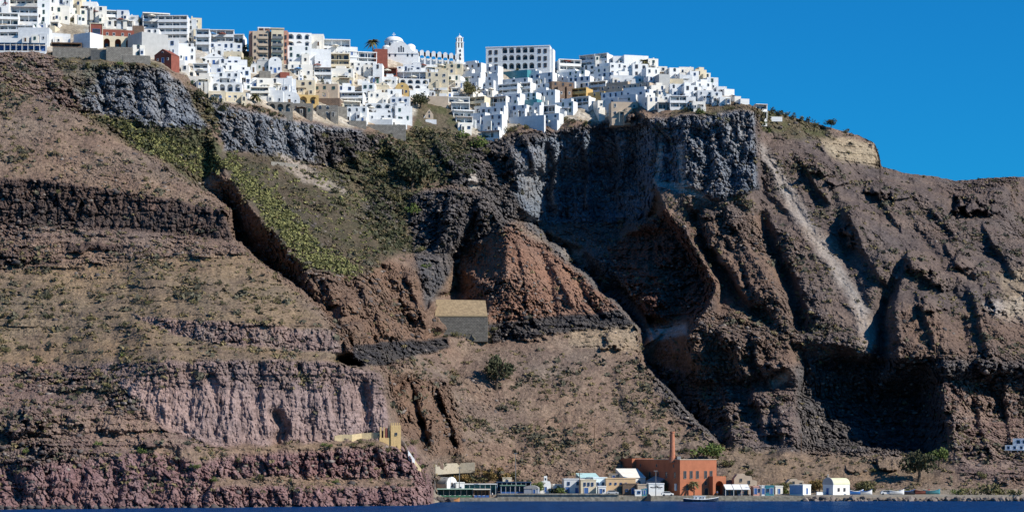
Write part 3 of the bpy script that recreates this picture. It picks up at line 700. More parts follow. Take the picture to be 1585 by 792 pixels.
class MB:
    """collects faces of one part"""
    def __init__(s): s.v = []; s.f = []; s.m = []
    def add(s, vs, fs, mi=0):
        o = len(s.v); s.v += [tuple(v) for v in vs]; s.f += [tuple(i+o for i in f) for f in fs]; s.m += [mi]*len(fs)
    def box(s, x0, x1, y0, y1, z0, z1, mi=0, taper=0):
        t = taper
        s.add([(x0,y0,z0),(x1,y0,z0),(x1,y1,z0),(x0,y1,z0),(x0+t,y0+t,z1),(x1-t,y0+t,z1),(x1-t,y1-t,z1),(x0+t,y1-t,z1)],
              [(0,3,2,1),(4,5,6,7),(0,1,5,4),(1,2,6,5),(2,3,7,6),(3,0,4,7)], mi)
    def prism(s, prof, y0, y1, mi=0):
        """profile in x,z pushed from y0 to y1"""
        n = len(prof)
        vs = [(x, y0, z) for x, z in prof] + [(x, y1, z) for x, z in prof]
        fs = [tuple(range(n)), tuple(range(2*n-1, n-1, -1))] + [(i, i+n, (i+1) % n + n, (i+1) % n) for i in range(n)]
        s.add(vs, fs, mi)
    def prism_x(s, prof, x0, x1, mi=0):
        n = len(prof)
        vs = [(x0, y, z) for y, z in prof] + [(x1, y, z) for y, z in prof]
        fs = [tuple(range(n)), tuple(range(2*n-1, n-1, -1))] + [(i, i+n, (i+1) % n + n, (i+1) % n) for i in range(n)]
        s.add(vs, fs, mi)
    def cyl(s, cx, cy, z0, z1, r0, r1, n=12, mi=0, cap=True):
        vs = [(cx+r0*math.cos(2*math.pi*i/n), cy+r0*math.sin(2*math.pi*i/n), z0) for i in range(n)] + [(cx+r1*math.cos(2*math.pi*i/n), cy+r1*math.sin(2*math.pi*i/n), z1) for i in range(n)]
        fs = [(i, (i+1) % n, (i+1) % n+n, i+n) for i in range(n)]
        if cap: fs += [tuple(range(n, 2*n)), tuple(range(n-1, -1, -1))]
        s.add(vs, fs, mi)
    def tube(s, p, q, r0, r1, n=6, mi=0):
        p = Vector(p); q = Vector(q); d = (q-p).normalized(); a = d.orthogonal().normalized(); b = d.cross(a)
        vs = [tuple(p+(a*math.cos(2*math.pi*i/n)+b*math.sin(2*math.pi*i/n))*r0) for i in range(n)] + [tuple(q+(a*math.cos(2*math.pi*i/n)+b*math.sin(2*math.pi*i/n))*r1) for i in range(n)]
        s.add(vs, [(i, (i+1) % n, (i+1) % n+n, i+n) for i in range(n)] + [tuple(range(n, 2*n)), tuple(range(n-1, -1, -1))], mi)
    def dome(s, cx, cy, z0, r, h, n=16, k=6, mi=0):
        vs = []; fs = []
        for j in range(k):
            a = j/k*math.pi/2
            vs += [(cx+r*math.cos(a)*math.cos(2*math.pi*i/n), cy+r*math.cos(a)*math.sin(2*math.pi*i/n), z0+h*math.sin(a)) for i in range(n)]
        vs.append((cx, cy, z0+h))
        for j in range(k-1):
            fs += [(j*n+i, j*n+(i+1) % n, (j+1)*n+(i+1) % n, (j+1)*n+i) for i in range(n)]
        fs += [((k-1)*n+i, (k-1)*n+(i+1) % n, k*n) for i in range(n)]
        s.add(vs, fs, mi)
    def vault(s, x0, x1, y0, y1, z0, h, n=10, mi=0):
        prof = [(x0+(x1-x0)*(.5-.5*math.cos(math.pi*i/n)), z0+h*math.sin(math.pi*i/n)) for i in range(n+1)]
        s.prism(prof[::-1], y0, y1, mi)
    def arcade(s, x0, x1, z0, z1, y0, y1, n, ow, oh, mi=0, seg=8, sill=0.0, scallop=False):
        """wall screen with n round-headed openings, ow wide and oh high, standing from sill"""
        bay = (x1-x0)/n; r = ow/2
        for b in range(n):
            a0 = x0+b*bay; a1 = a0+bay; c = (a0+a1)/2
            zs = z0+sill; zr = max(zs, zs+oh-r)
            arc = [(c-r*math.cos(math.pi*i/seg), zr+min(r, oh)*math.sin(math.pi*i/seg)) for i in range(seg+1)]
            pts = [(c-r, zs)] + arc + [(c+r, zs)]
            for y in (y0, y1):
                fl = [(a0, zs), (c-r, zs), (c-r, zr), (a0, zr)]; fr = [(c+r, zs), (a1, zs), (a1, zr), (c+r, zr)]
                for q in (fl, fr): s.add([(x, y, z) for x, z in q], [(0, 1, 2, 3)], mi)
                if sill > 0: s.add([(a0, y, z0), (a1, y, z0), (a1, y, zs), (a0, y, zs)], [(0, 1, 2, 3)], mi)
                tops = []
                for i in range(seg+1):
                    x = a0+(a1-a0)*i/seg
                    tops.append((x, z1 + (bay*.30*math.sin(math.pi*i/seg) if scallop else 0)))
                for i in range(seg):
                    q = [arc[i], arc[i+1], tops[i+1], tops[i]]
                    s.add([(x, y, z) for x, z in q], [(0, 1, 2, 3)], mi)
                s.add([(a0, y, zr), (c-r, y, zr), (tops[0][0], y, tops[0][1])], [(0, 1, 2)], mi)
                s.add([(c+r, y, zr), (a1, y, zr), (tops[-1][0], y, tops[-1][1])], [(0, 1, 2)], mi)
            for i in range(len(pts)-1):
                (xa, za), (xb, zb) = pts[i], pts[i+1]
                s.add([(xa, y0, za), (xb, y0, zb), (xb, y1, zb), (xa, y1, za)], [(0, 1, 2, 3)], mi)
            if sill > 0: s.add([(c-r, y0, zs), (c+r, y0, zs), (c+r, y1, zs), (c-r, y1, zs)], [(0, 1, 2, 3)], mi)
            for i in range(seg):
                (xa, za), (xb, zb) = [(a0+(a1-a0)*k/seg, z1+(bay*.30*math.sin(math.pi*k/seg) if scallop else 0)) for k in (i, i+1)]
                s.add([(xa, y0, za), (xb, y0, zb), (xb, y1, zb), (xa, y1, za)], [(0, 1, 2, 3)], mi)
        for x in (x0, x1):
            s.add([(x, y0, z0), (x, y1, z0), (x, y1, z1), (x, y0, z1)], [(0, 1, 2, 3)], mi)
    def mesh(s, name, mats, smooth=False):
        me = bpy.data.meshes.new(name); me.from_pydata(s.v, [], s.f)
        for m in (mats if isinstance(mats, (list, tuple)) else [mats]): me.materials.append(m)
        if any(s.m): me.polygons.foreach_set('material_index', s.m)
        if smooth: me.polygons.foreach_set('use_smooth', [True]*len(me.polygons))
        me.update(); return me
    def build(s, name, mats, parent=None, smooth=False):
        o = bpy.data.objects.new(name, s.mesh(name, mats, smooth)); COL.objects.link(o)
        if parent: o.parent = parent
        return o
def empty(name, loc, yaw=0):
    o = bpy.data.objects.new(name, None); COL.objects.link(o); o.location = loc; o.rotation_euler = (0, 0, math.radians(yaw)); o.empty_display_size = .5
    return o
LABELS = []          # (object, look words, category, px, py)
def tag(o, label=None, cat=None, group=None, kind=None):
    if label: o['label'] = label
    if cat: o['category'] = cat
    if group: o['group'] = group
    if kind: o['kind'] = kind
    return o
_share = {}
def inst(key, make, name, parent, loc, rz=0, scale=None):
    if key not in _share: _share[key] = make()
    o = bpy.data.objects.new(name, _share[key]); COL.objects.link(o); o.parent = parent; o.location = loc; o.rotation_euler = (0, 0, rz)
    if scale: o.scale = scale
    return o
def win_mesh(w, h, style):
    def f():
        b = MB(); fm = {'b': BLUEP, 'w': WHITE2, 'n': WOOD, 'g': GREENP, 's': STONE}[style]
        t = .09
        b.box(-w/2, w/2, -.04, .10, 0, h, 1)
        b.box(-w/2-t, -w/2, -.13, .10, -t, h+t, 0); b.box(w/2, w/2+t, -.13, .10, -t, h+t, 0)
        b.box(-w/2, w/2, -.13, .10, h, h+t, 0); b.box(-w/2-.05, w/2+.05, -.19, .10, -t-.07, -.002, 0)
        return b.mesh('window', [fm, GLASS])
    return f
def arch_win_mesh(w, h, style):
    def f():
        b = MB(); fm = {'b': BLUEP, 'w': WHITE2, 'n': WOOD, 'g': GREENP, 's': STONE}[style]
        r = w/2; n = 8
        prof = [(-r, 0), (r, 0)] + [(r*math.cos(math.pi*i/n), h-r+r*math.sin(math.pi*i/n)) for i in range(n+1)]
        b.prism(prof, -.04, .1, 1)
        for i in range(n):
            a, c = math.pi*i/n, math.pi*(i+1)/n
            q = [(r*math.cos(a), h-r+r*math.sin(a)), ((r+.12)*math.cos(a), h-r+(r+.12)*math.sin(a)), ((r+.12)*math.cos(c), h-r+(r+.12)*math.sin(c)), (r*math.cos(c), h-r+r*math.sin(c))]
            b.prism(q, -.14, .1, 0)
        return b.mesh('window', [fm, GLASS])
    return f
def window(parent, x, z, w=1.0, h=1.3, style='w', y=0, rz=0, arch=False, name='window'):
    w = round(w*.92, 1); h = round(h*.92, 1)
    return inst(('win', w, h, style, arch), (arch_win_mesh if arch else win_mesh)(w, h, style), name, parent, (x, y, z), rz)
def door_mesh(w, h, style):
    def f():
        b = MB(); b.box(-w/2, w/2, -.05, .1, 0, h, 0); b.box(-w/2-.1, -w/2, -.12, .1, 0, h+.1, 1); b.box(w/2, w/2+.1, -.12, .1, 0, h+.1, 1); b.box(-w/2, w/2, -.12, .1, h, h+.1, 1)
        return b.mesh('door', [{'b': BLUEP, 'n': WOOD, 'g': GREENP, 'd': SHADE}[style], WHITE2])
    return f
def door(parent, x, z=0, w=1.0, h=2.1, style='b', y=0, rz=0):
    return inst(('door', round(w, 1), round(h, 1), style), door_mesh(round(w, 1), round(h, 1), style), 'door', parent, (x, y, z), rz)

HOUSES = []     # rects in survey px, for the infill
def place(name, x0, y0, x1, y1, yaw=0, Y=None, sink=0.8):
    xc = (x0+x1)/2
    if Y is None:
        q = [terr(x, y1) for x in (x0+1, xc, x1-1)]
        Y = sorted(q)[1] - sink
    s = Y/F
    o = empty(name, P(xc, y1, Y), yaw)
    c = abs(math.cos(math.radians(yaw)))
    return o, (x1-x0)*s/max(c, .6), (y1-y0)*s, Y
STYLES = ['b', 'w', 'n', 'w', 'b', 'w', 'g']
NUMW = {0: 'windowless', 1: 'one-window', 2: 'two-window', 3: 'three-window', 4: 'four-window', 5: 'five-window', 6: 'six-window', 7: 'seven-window', 8: 'eight-window', 9: 'nine-window', 10: 'ten-window'}
def house(x0, y0, x1, y1, col='W', kind='win', yaw=None, dep=None, base=3.5, look=None, name=None, n=None, rows=None, cat='house'):
    """one house of the town; kinds: win, plain, bands, arches, vault, dome, gable"""
    rnd = random.Random(int(x0*131+y0*17+x1))
    if yaw is None: yaw = rnd.uniform(-4, 16)
    nm = name or {'vault': 'vaulted_house', 'dome': 'domed_chapel', 'gable': 'gabled_house', 'plain': 'terrace_wall', 'bands': 'balcony_house', 'arches': 'arcaded_house'}.get(kind, 'town_house')
    if kind == 'plain' and name is None and (y1-y0) > 9: nm = 'terrace_building'
    o, W, H, Y = place(nm, x0, y0, x1, y1, yaw)
    W = max(W, 2.2); H = max(H, 1.8)
    Dp = dep or rnd.uniform(6, 9)
    m = PAL[col]
    if col == 'W': m = rnd.choice([WHITE, WHITE, WHITE, WHITE2, WHITE3])
    st = rnd.choice(STYLES); nwin = 0
    x = W/2
    storeys = max(1, int(round(H/3.0))); sh = H/storeys
    if kind in ('win', 'plain', 'dome', 'gable', 'vault'):
        b = MB()
        top = H
        if kind == 'vault': top = H - min(W*.42, H*.5)
        if kind == 'gable': top = H - min(W*.30, H*.45)
        if kind == 'dome': top = H*.55
        par_h = min(.55, H*.16) if kind in ('win', 'plain') else 0
        b.box(-x, x, 0, Dp, -base, top-par_h)
        if par_h:
            t = .25
            b.box(-x, x, 0, t, top-par_h, top); b.box(-x, x, Dp-t, Dp, top-par_h, top)
            b.box(-x, -x+t, t, Dp-t, top-par_h, top); b.box(x-t, x, t, Dp-t, top-par_h, top)
        if kind == 'win' and rnd.random() < .45 and W > 5:      # a small upper room set back
            k = rnd.uniform(-.3, .3)*W; b.box(k-W*.22, k+W*.22, Dp*.35, Dp*.9, top-par_h, top+1.6)
        if kind == 'win' and rnd.random() < .5 and W > 4.5:       # lower terrace step in front
            k = rnd.choice([-1, 1]); b.box(min(k*x, k*.1*W), max(k*x, k*.1*W), -1.6, 0, -base, min(2.4, H*.35))
        b.build('wall', m, o)
        if kind == 'vault':
            r = MB(); r.vault(-x, x, -.02, Dp, top, H-top); r.build('roof', m, o)
        if kind == 'gable':
            r = MB(); r.prism([(-x-.15, top), (x+.15, top), (0, H)], -.15, Dp); r.build('roof', m, o)
        if kind == 'dome':
            r = MB(); rr = min(x*.8, Dp*.4); r.cyl(0, Dp*.45, top, top+rr*.45, rr, rr, 16); r.dome(0, Dp*.45, top+rr*.45, rr, H-top-rr*.45)
            r.build('dome', WHITE, o, True)
        if kind in ('win', 'plain') and (kind == 'win' or (col in 'WVXC' and (y1-y0) > 9)):
            for s in range(rows or storeys) if kind == 'win' else ():
                z = s*(H/(rows or storeys)); hh = H/(rows or storeys)
                cnt = n or max(1, int(W/2.7))
                for i in range(cnt):
                    if n is None and rnd.random() < .18: continue
                    wx = -x + W*(i+.5)/cnt + (rnd.uniform(-.3, .3) if n is None else 0)
                    if s == 0 and rnd.random() < .22: door(o, wx, .02, 1.0, min(2.1, hh*.75), rnd.choice(['b', 'b', 'n', 'g', 'd'])); nwin += 0
                    else:
                        wh = min(rnd.choice([1.1, 1.3, 1.6]), hh*.6); ar = rnd.random() < .25
                        window(o, wx, z+hh*.32, rnd.choice([.8, 1.0, 1.2]) if W > 3 else .7, wh if not ar else wh+.3, st, arch=ar); nwin += 1
            # smaller rooms, steps and cisterns built against the front
            if W > 4.2 and H > 2.6 and look is None:
                for q_ in range(1 if W < 7 else rnd.choice([2, 3]) if W < 13 else 4):
                    aw = rnd.uniform(.16, .34)*W; ah = rnd.uniform(.25, .7)*H; ax = rnd.uniform(-x, x-aw); ad = rnd.uniform(.9, 2.4)
                    an = MB(); an.box(ax, ax+aw, -ad, -.01, -base, ah-.25); an.box(ax, ax+aw, -ad, -ad+.18, ah-.25, ah); an.box(ax, ax+.18, -ad+.18, -.01, ah-.25, ah)
                    an.build('annex', rnd.choice([m, m, m, WHITE2, WHITE3] if col in 'WVX' else [m]), o)
                    if ah > 2 and rnd.random() < .8: window(o, ax+aw/2, ah*.35, .8, 1.1, rnd.choice(STYLES), y=-ad)
                    elif rnd.random() < .6: door(o, ax+aw*.5, 0.02, .8, min(1.8, ah*.8), rnd.choice(['b', 'n', 'd']), y=-ad)
            if W > 3 and rnd.random() < .35:
                ck = MB(); cx_ = rnd.uniform(-x*.8, x*.8); ck.box(cx_-.3, cx_+.3, Dp*.4, Dp*.4+.6, top-par_h, top+rnd.uniform(.7, 1.3)); ck.build('chimney', m, o)
            if W > 4 and rnd.random() < .30:
                pg = MB(); px0 = rnd.uniform(-x, 0); pw_ = min(W*.45, x-px0); hz_ = min(2.3, H*.8)
                pg.box(px0, px0+pw_, -2.0, -.02, hz_, hz_+.12); pg.box(px0, px0+.1, -2.0, -1.9, -base, hz_); pg.box(px0+pw_-.1, px0+pw_, -2.0, -1.9, -base, hz_)
                pg.build('pergola_roof', rnd.choice([CANVAS, WOOD, WHITE2]), o)
            # a window in each flank
            if W > 4 and H > 2.4:
                window(o, -x, H*.35, .8, 1.1, st, y=Dp*.3, rz=-math.pi/2)
        elif kind in ('vault', 'gable', 'dome'):
            door(o, 0, .02, min(1.1, W*.3), min(2.1, top*.8 if top > 1 else H*.5), rnd.choice(['b', 'n', 'b']))
            if W > 3.5:
                for sx in (-1, 1): window(o, sx*W*.3, top*.35, .7, .9, st); nwin += 1
            if kind != 'dome': window(o, 0, top+(H-top)*.25, .7, .7, st, y=-.15 if kind == 'gable' else -.02, arch=True); nwin += 1
    elif kind == 'bands':
        b = MB(); gal = 1.9
        b.box(-x, x, gal, Dp+gal, -base, H-.3)
        b.box(-x, -x+.3, 0, gal, -base, H-.3); b.box(x-.3, x, 0, gal, -base, H-.3)
        b.box(-x, x, 0, gal, -base, .02)
        b.build('wall', m, o)
        np_ = max(1, int(W/3.2))
        for s in range(storeys):
            z = s*sh
            c = MB()
            c.box(-x-.1, x+.1, -.25, gal, z+sh-.32, z+sh-.02)               # slab over the loggia
            if rnd.random() < .75: c.box(-x+.3, x-.3, 0, .18, z+.02, z+min(.95, sh*.36))     # parapet
            for i in range(1, np_):
                px_ = -x + W*i/np_; c.box(px_-.12, px_+.12, .01, .26, z+.02, z+sh-.32)
            c.build('balcony', m, o)
            cnt = max(1, int(W/2.4))
            for i in range(cnt):
                if rnd.random() < .9: window(o, -x+W*(i+.5)/cnt, z+.25, min(1.7, W/cnt*.75), min(1.9, sh*.62), rnd.choice(['b', 'n', 'w', st]), y=gal); nwin += 1
        if rnd.random() < .5 and W > 4:
            a = MB(); a.add([(-x, -.9, H-.5), (x, -.9, H-.5), (x, .4, H+.05), (-x, .4, H+.05), (-x, -.9, H-.58), (x, -.9, H-.58), (x, .4, H-.03), (-x, .4, H-.03)], [(0,1,2,3), (7,6,5,4), (0,4,5,1), (1,5,6,2), (2,6,7,3), (3,7,4,0)])
            a.build('awning', rnd.choice([CANVAS, WHITE2, CANVAS, WOOD]), o)
    elif kind == 'arches':
        b = MB(); gal = 1.6
        cnt = n or max(1, int(W/3.0)); rws = rows or storeys; hh = H/rws
        b.box(-x, x, gal, Dp+gal, -base, H-.02); b.box(-x, x, 0.02, gal, -base, .02)
        b.build('wall', m, o)
        for s in range(rws):
            a = MB(); a.arcade(-x, x, s*hh+.02, (s+1)*hh, 0, .45, cnt, W/cnt*.72, hh*.74, 0, 8, hh*.08)
            a.box(-x, x, .45, gal, (s+1)*hh-.25, (s+1)*hh-.01)
            a.build('arcade', m, o)
            for i in range(cnt):
                window(o, -x+W*(i+.5)/cnt, s*hh+.3, min(1.4, W/cnt*.5), min(1.9, hh*.6), st, y=gal); nwin += 1
    HOUSES.append((x0, y0, x1, y1))
    if look is None:
        wpx, hpx = x1-x0, y1-y0
        size = 'tall' if hpx > wpx*1.15 and hpx > 16 else 'long' if wpx > 34 and wpx > 2*hpx else 'large' if wpx*hpx > 620 else 'tiny' if wpx*hpx < 130 else 'small' if wpx*hpx < 260 else 'mid-sized'
        feat = {'plain': 'blank-walled', 'bands': 'balconied', 'arches': 'arcaded', 'vault': 'vaulted', 'dome': 'domed', 'gable': 'gabled'}.get(kind) or NUMW.get(nwin, 'many-windowed')
        noun = {'dome': 'chapel', 'plain': 'terrace block'}.get(kind, 'house')
        look = f"{size} {CNAME[col]} {feat} {noun}"
        LABELS.append((o, look, cat, (x0+x1)/2, (y0+y1)/2, None))
        tag(o, None, {'dome': 'chapel', 'plain': 'building'}.get(kind, cat), 'houses of the clifftop town')
    else:
        tag(o, look, cat)
    return o
# ================================================================ the town on the rim
T_ = """12,-12,66,9,W,bands|17,10,58,37,V,bands|58,-8,77,36,W,win|77,9,107,35,W,win|105,13,134,36,X,win|77,-10,112,9,W,win|110,-8,126,11,C,plain|125,3,150,20,W,plain
-14,-12,14,19,W,win|-8,20,28,38,W,bands|-14,39,52,59,W,bands|-14,59,42,67,W,plain|134,13,151,35,X,win|148,10,165,40,W,win|163,16,183,36,W,bands|181,16,199,34,V,win|197,24,214,36,W,plain
150,31,176,42,W,win|174,31,206,45,W,bands|28,43,76,66,W,plain|70,52,108,70,W,plain|205,40,222,60,B,plain|206,70,224,88,W,win|222,20,262,46,W,bands|244,24,290,62,W,bands|215,45,246,62,W,win
285,30,304,68,W,win|258,62,276,96,V,win|271,72,302,95,W,win|296,28,312,70,C,win|303,45,324,80,W,bands|322,46,362,67,W,bands|360,53,377,66,W,bands|304,66,374,86,W,win|316,80,346,101,W,gable
340,92,382,111,W,win|346,80,374,98,C,plain|299,98,322,120,W,bands|318,104,346,125,W,win|342,101,382,121,W,win|291,118,326,133,W,win|324,115,339,129,V,plain|336,112,372,131,W,win|368,108,388,131,W,win
302,126,340,141,W,arches|338,128,374,143,W,arches|323,141,349,156,C,win|350,143,380,157,C,win|386,118,403,137,W,dome|402,110,419,124,S,plain|398,88,418,111,G,gable|416,88,436,113,W,vault
444,51,482,73,W,arches|444,71,480,101,W,win|480,53,501,72,X,plain|500,61,542,76,W,bands|500,72,553,86,W,win|474,76,512,107,V,plain|486,104,513,126,W,bands|508,82,541,113,C,bands|512,106,547,127,X,win
434,112,448,123,R,plain|446,100,484,117,W,win|398,121,422,141,W,win|420,121,452,143,W,win|440,122,458,149,W,win|450,124,487,146,C,win|462,147,493,162,O,arches|484,130,523,153,T,win|388,134,416,152,W,bands
412,140,438,160,W,win|432,142,464,161,W,vault|415,158,453,174,S,arches|452,160,484,176,S,win|490,163,523,181,S,win|490,152,526,163,B,plain|515,165,537,179,S,plain
521,133,549,151,W,win|527,142,562,161,W,bands|532,156,558,170,W,bands|536,165,568,188,W,win|560,129,580,151,W,win|570,143,600,163,W,win|565,160,607,177,W,arches|566,174,607,187,W,win|567,185,607,194,W,plain
605,184,630,196,W,plain|600,138,622,161,W,win|604,150,634,171,W,win|612,164,638,189,W,win|582,127,602,147,C,gable|541,80,583,98,W,bands|540,96,582,113,W,win|577,99,592,129,W,win|512,120,547,131,C,plain
592,105,614,120,R,bands|592,119,614,133,W,win|624,100,652,113,V,win|648,100,677,113,W,win|672,99,716,116,C,win|612,111,662,126,V,bands|618,122,664,139,W,arches|659,112,694,149,C,win|690,116,713,137,X,win
612,128,633,146,O,vault|704,116,722,136,W,dome|662,136,692,151,W,win|694,150,727,161,W,bands|699,158,727,173,W,bands|702,170,734,183,W,bands|706,180,732,193,W,bands|709,190,730,203,W,win|640,137,664,150,W,win"""
for row in T_.split('\n'):
    for q in row.split('|'):
        a = q.split(','); house(*map(float, a[:4]), a[4], a[5])
# the quarter that turns away from the sun, between the ravine and the long grey building
S_ = """712,99,742,116,V,win|712,114,741,128,V,win|737,104,768,121,V,win|739,119,768,138,V,win|724,150,747,169,C,bands|735,164,750,179,W,win|729,175,748,196,W,win|745,150,780,168,W,bands|744,165,777,191,W,win|748,178,774,207,W,win|773,122,814,140,W,win
773,110,813,122,E,plain|811,114,852,131,W,win|767,130,798,146,W,bands|795,128,818,147,W,bands|814,130,852,146,W,win|776,146,802,166,W,win|790,145,827,161,W,win|798,155,828,167,E,plain|828,140,856,165,W,win
814,146,830,161,W,win|792,163,812,182,V,win|810,164,832,183,V,win|830,163,856,184,V,bands|842,176,862,194,V,win|858,158,884,177,W,win|898,114,946,131,V,win|903,126,934,143,W,bands|880,119,910,137,W,win|860,111,902,127,W,win|863,108,887,117,W,plain|898,84,936,106,V,bands|905,99,946,117,W,win
930,131,1001,149,T,win|932,141,1001,162,V,win|872,137,904,153,O,bands|905,143,932,161,O,win|884,150,908,166,W,bands"""
for row in S_.split('\n'):
    for q in row.split('|'):
        a = q.split(','); house(float(a[0])-1, float(a[1]), float(a[2])+3, float(a[3]), a[4], a[5], yaw=-30 + random.Random(a[0]).uniform(-4, 3), dep=4.2)
R_ = """866,92,900,111,W,bands|920,84,940,96,X,plain|949,87,967,98,W,plain|966,86,1004,107,W,plain|1003,91,1019,111,W,win|944,98,982,118,W,win|957,93,982,111,C,plain|979,99,1003,119,W,win|945,117,995,132,V,win
957,111,1003,119,W,plain|854,127,888,153,B,win|834,113,854,131,X,vault|946,158,988,182,T,win|925,156,950,179,X,win|999,144,1014,166,W,win|1002,150,1022,169,W,win|1000,105,1021,129,W,win|1019,103,1033,121,W,win
1020,115,1037,141,G,plain|1036,105,1052,123,W,win|1051,104,1074,119,X,win|1052,116,1072,131,V,plain|1068,110,1082,129,W,win|1076,108,1094,131,C,win|1089,113,1100,132,W,win|1029,122,1058,137,C,plain|1037,130,1063,151,W,win
1059,132,1082,153,W,win|1077,127,1102,146,W,win|1094,120,1112,141,W,win|1080,140,1105,158,V,win|1101,142,1118,161,W,win|1109,134,1125,144,W,plain|1121,138,1137,147,W,plain|1114,150,1131,162,W,plain|1037,148,1066,169,W,bands
1062,150,1077,166,W,plain|1072,157,1092,171,W,win|1018,158,1044,169,G,bands|1003,118,1022,136,W,win|1008,132,1030,150,X,win"""
for row in R_.split('\n'):
    for q in row.split('|'):
        a = q.split(','); house(*map(float, a[:4]), a[4], a[5], yaw=random.Random(a[0]).uniform(2, 24))
# infill: cave houses and small cubes wherever the slope is still bare
def inside(poly, x, y):
    r = False
    for i in range(len(poly)):
        (ax, ay), (bx, by) = poly[i], poly[(i+1) % len(poly)]
        if (ay > y) != (by > y) and x < (bx-ax)*(y-ay)/(by-ay)+ax: r = not r
    return r
TOWN = [(-20,-5),(120,34),(150,40),(250,56),(330,78),(360,88),(378,112),(440,108),(478,90),(540,92),(590,100),(640,108),(720,112),(860,112),(940,112),(1000,120),(1060,122),(1100,134),(1128,148),(1100,160),(1060,168),(1010,166),(990,158),(930,172),(890,172),(850,168),(790,185),(752,200),(722,198),(690,150),(640,148),(632,186),(545,188),(500,172),(450,160),(330,148),(290,116),(268,90),(215,84),(205,60),(150,42),(130,38),(100,38),(60,66),(-20,64)]
fr = random.Random(41); k = 0
for gy in range(-4, 200, 8):
    for gxx in range(-14, 1135, 11):
        x = gxx + fr.uniform(-5, 5); y = gy + fr.uniform(-4, 4)
        if not inside(TOWN, x, y) or 135 < x < 208 and 30 < y < 95 or 372 < x < 392 and y < 118: continue
        if any(a-1 < x < c+1 and b+1 < y < d+3 for a, b, c, d in HOUSES): continue
        if 740 < x < 862 and y < 112 or 590 < x < 720 and y < 104: continue
        w_ = fr.uniform(7, 13); h_ = fr.uniform(6.5, 10.5)
        yw = -30+fr.uniform(-4, 4) if 722 < x < 935 else None
        house(x-w_/2, y-h_*.6, x+w_/2, y+h_*.4, fr.choice('WWWWWWWXXVC'), fr.choice(['win', 'win', 'win', 'win', 'bands', 'vault', 'plain', 'arches']), yaw=yw); k += 1
print('infill houses', k, 'all', len(HOUSES))

# ---------------------------------------------------------------- landmarks, one by one
def cathedral():
    o, W, H, Y = place('cathedral', 592, 52, 648, 96, 0); s = Y/F
    X = lambda p: (p-620)*s
    Z = lambda q: (96-q)*s
    tag(o, 'big white domed cathedral with stepped gable and a cross on the skyline', 'church')
    D_ = 16
    b = MB()
    prof = [(X(594), -4), (X(648), -4), (X(648), Z(82)), (X(640), Z(80)), (X(632), Z(72)), (X(626), Z(66)), (X(620), Z(65)), (X(608), Z(67)), (X(602), Z(73)), (X(594), Z(76))]
    b.prism(prof, 0, D_); b.build('wall', WHITE, o)
    d = MB(); d.cyl(X(608), 9, Z(72), Z(60), 4.2, 4.2, 16); d.cyl(X(608), 9, Z(60), Z(59), 4.5, 4.5, 16); dd = d.build('drum', WHITE2, o)
    for i in range(8):
        a = math.radians(-90+22.5+45*i); window(dd, X(608)+4.2*math.cos(a), Z(70), .9, 2.4, 'w', y=9+4.2*math.sin(a), rz=a+math.pi/2, arch=True)
    d = MB(); d.dome(X(608), 9, Z(59), 4.3, Z(51)-Z(59), 20, 7); d.build('dome', WHITE, o, True)
    c = MB(); c.box(X(608)-.12, X(608)+.12, 8.9, 9.1, Z(51.3), Z(45)); c.box(X(608)-.8, X(608)+.8, 8.92, 9.08, Z(48.2), Z(47.4)); c.build('cross', WHITE, o)
    c = MB(); c.cyl(X(597), 5, Z(78), Z(72), 2.0, 2.0, 14); c.dome(X(597), 5, Z(72), 2.1, Z(67)-Z(72), 14, 5); c.build('small_dome', WHITE, o, True)
    c = MB(); c.cyl(X(634), 10, Z(78), Z(68), 2.2, 2.2, 14); c.dome(X(634), 10, Z(68), 2.3, Z(62)-Z(68), 14, 5); c.build('small_dome', WHITE, o, True)
    for i in (-1, 0, 1): window(o, X(621)+i*1.0, Z(81), .6, 3.2 if i == 0 else 2.4, 'w', arch=True)
    for px_ in (603, 612, 631, 638): window(o, X(px_), Z(88), .9, 1.9, 'w', arch=True)
    c = MB(); c.box(X(594)-.2, X(648)+.2, -.3, 0, Z(83.5), Z(82.6)); c.build('cornice', WHITE, o)
cathedral()
def cloister():
    o, W, H, Y = place('cloister_arcade', 594, 84, 712, 104, 0); s = Y/F; Y0_ = Y
    tag(o, 'long white arcade with scalloped top running from the cathedral to the bell tower', 'arcade')
    n_ = 13
    for i in range(n_):
        xa = 594+(712-594)*i/n_; xb = 594+(712-594)*(i+1)/n_
        drop = 14*(i/n_)**1.0
        z1 = (104-(85+drop*.85))*s + 1.3; a = MB()
        a.arcade((xa-653)*s, (xb-653)*s, -4, z1-.6, 0, .6, 1, (xb-xa)*s*.70, 4+z1-1.5, 0, 8, 4.0, True)
        a.box((xa-653)*s, (xb-653)*s, 2.4, 2.7, -4, z1-.75); a.build('bay', WHITE, o)
    b = MB(); b.box((594-653)*s, (712-653)*s, 2.6, 8, -4, (104-99)*s); b.build('wall', WHITE2, o)
cloister()
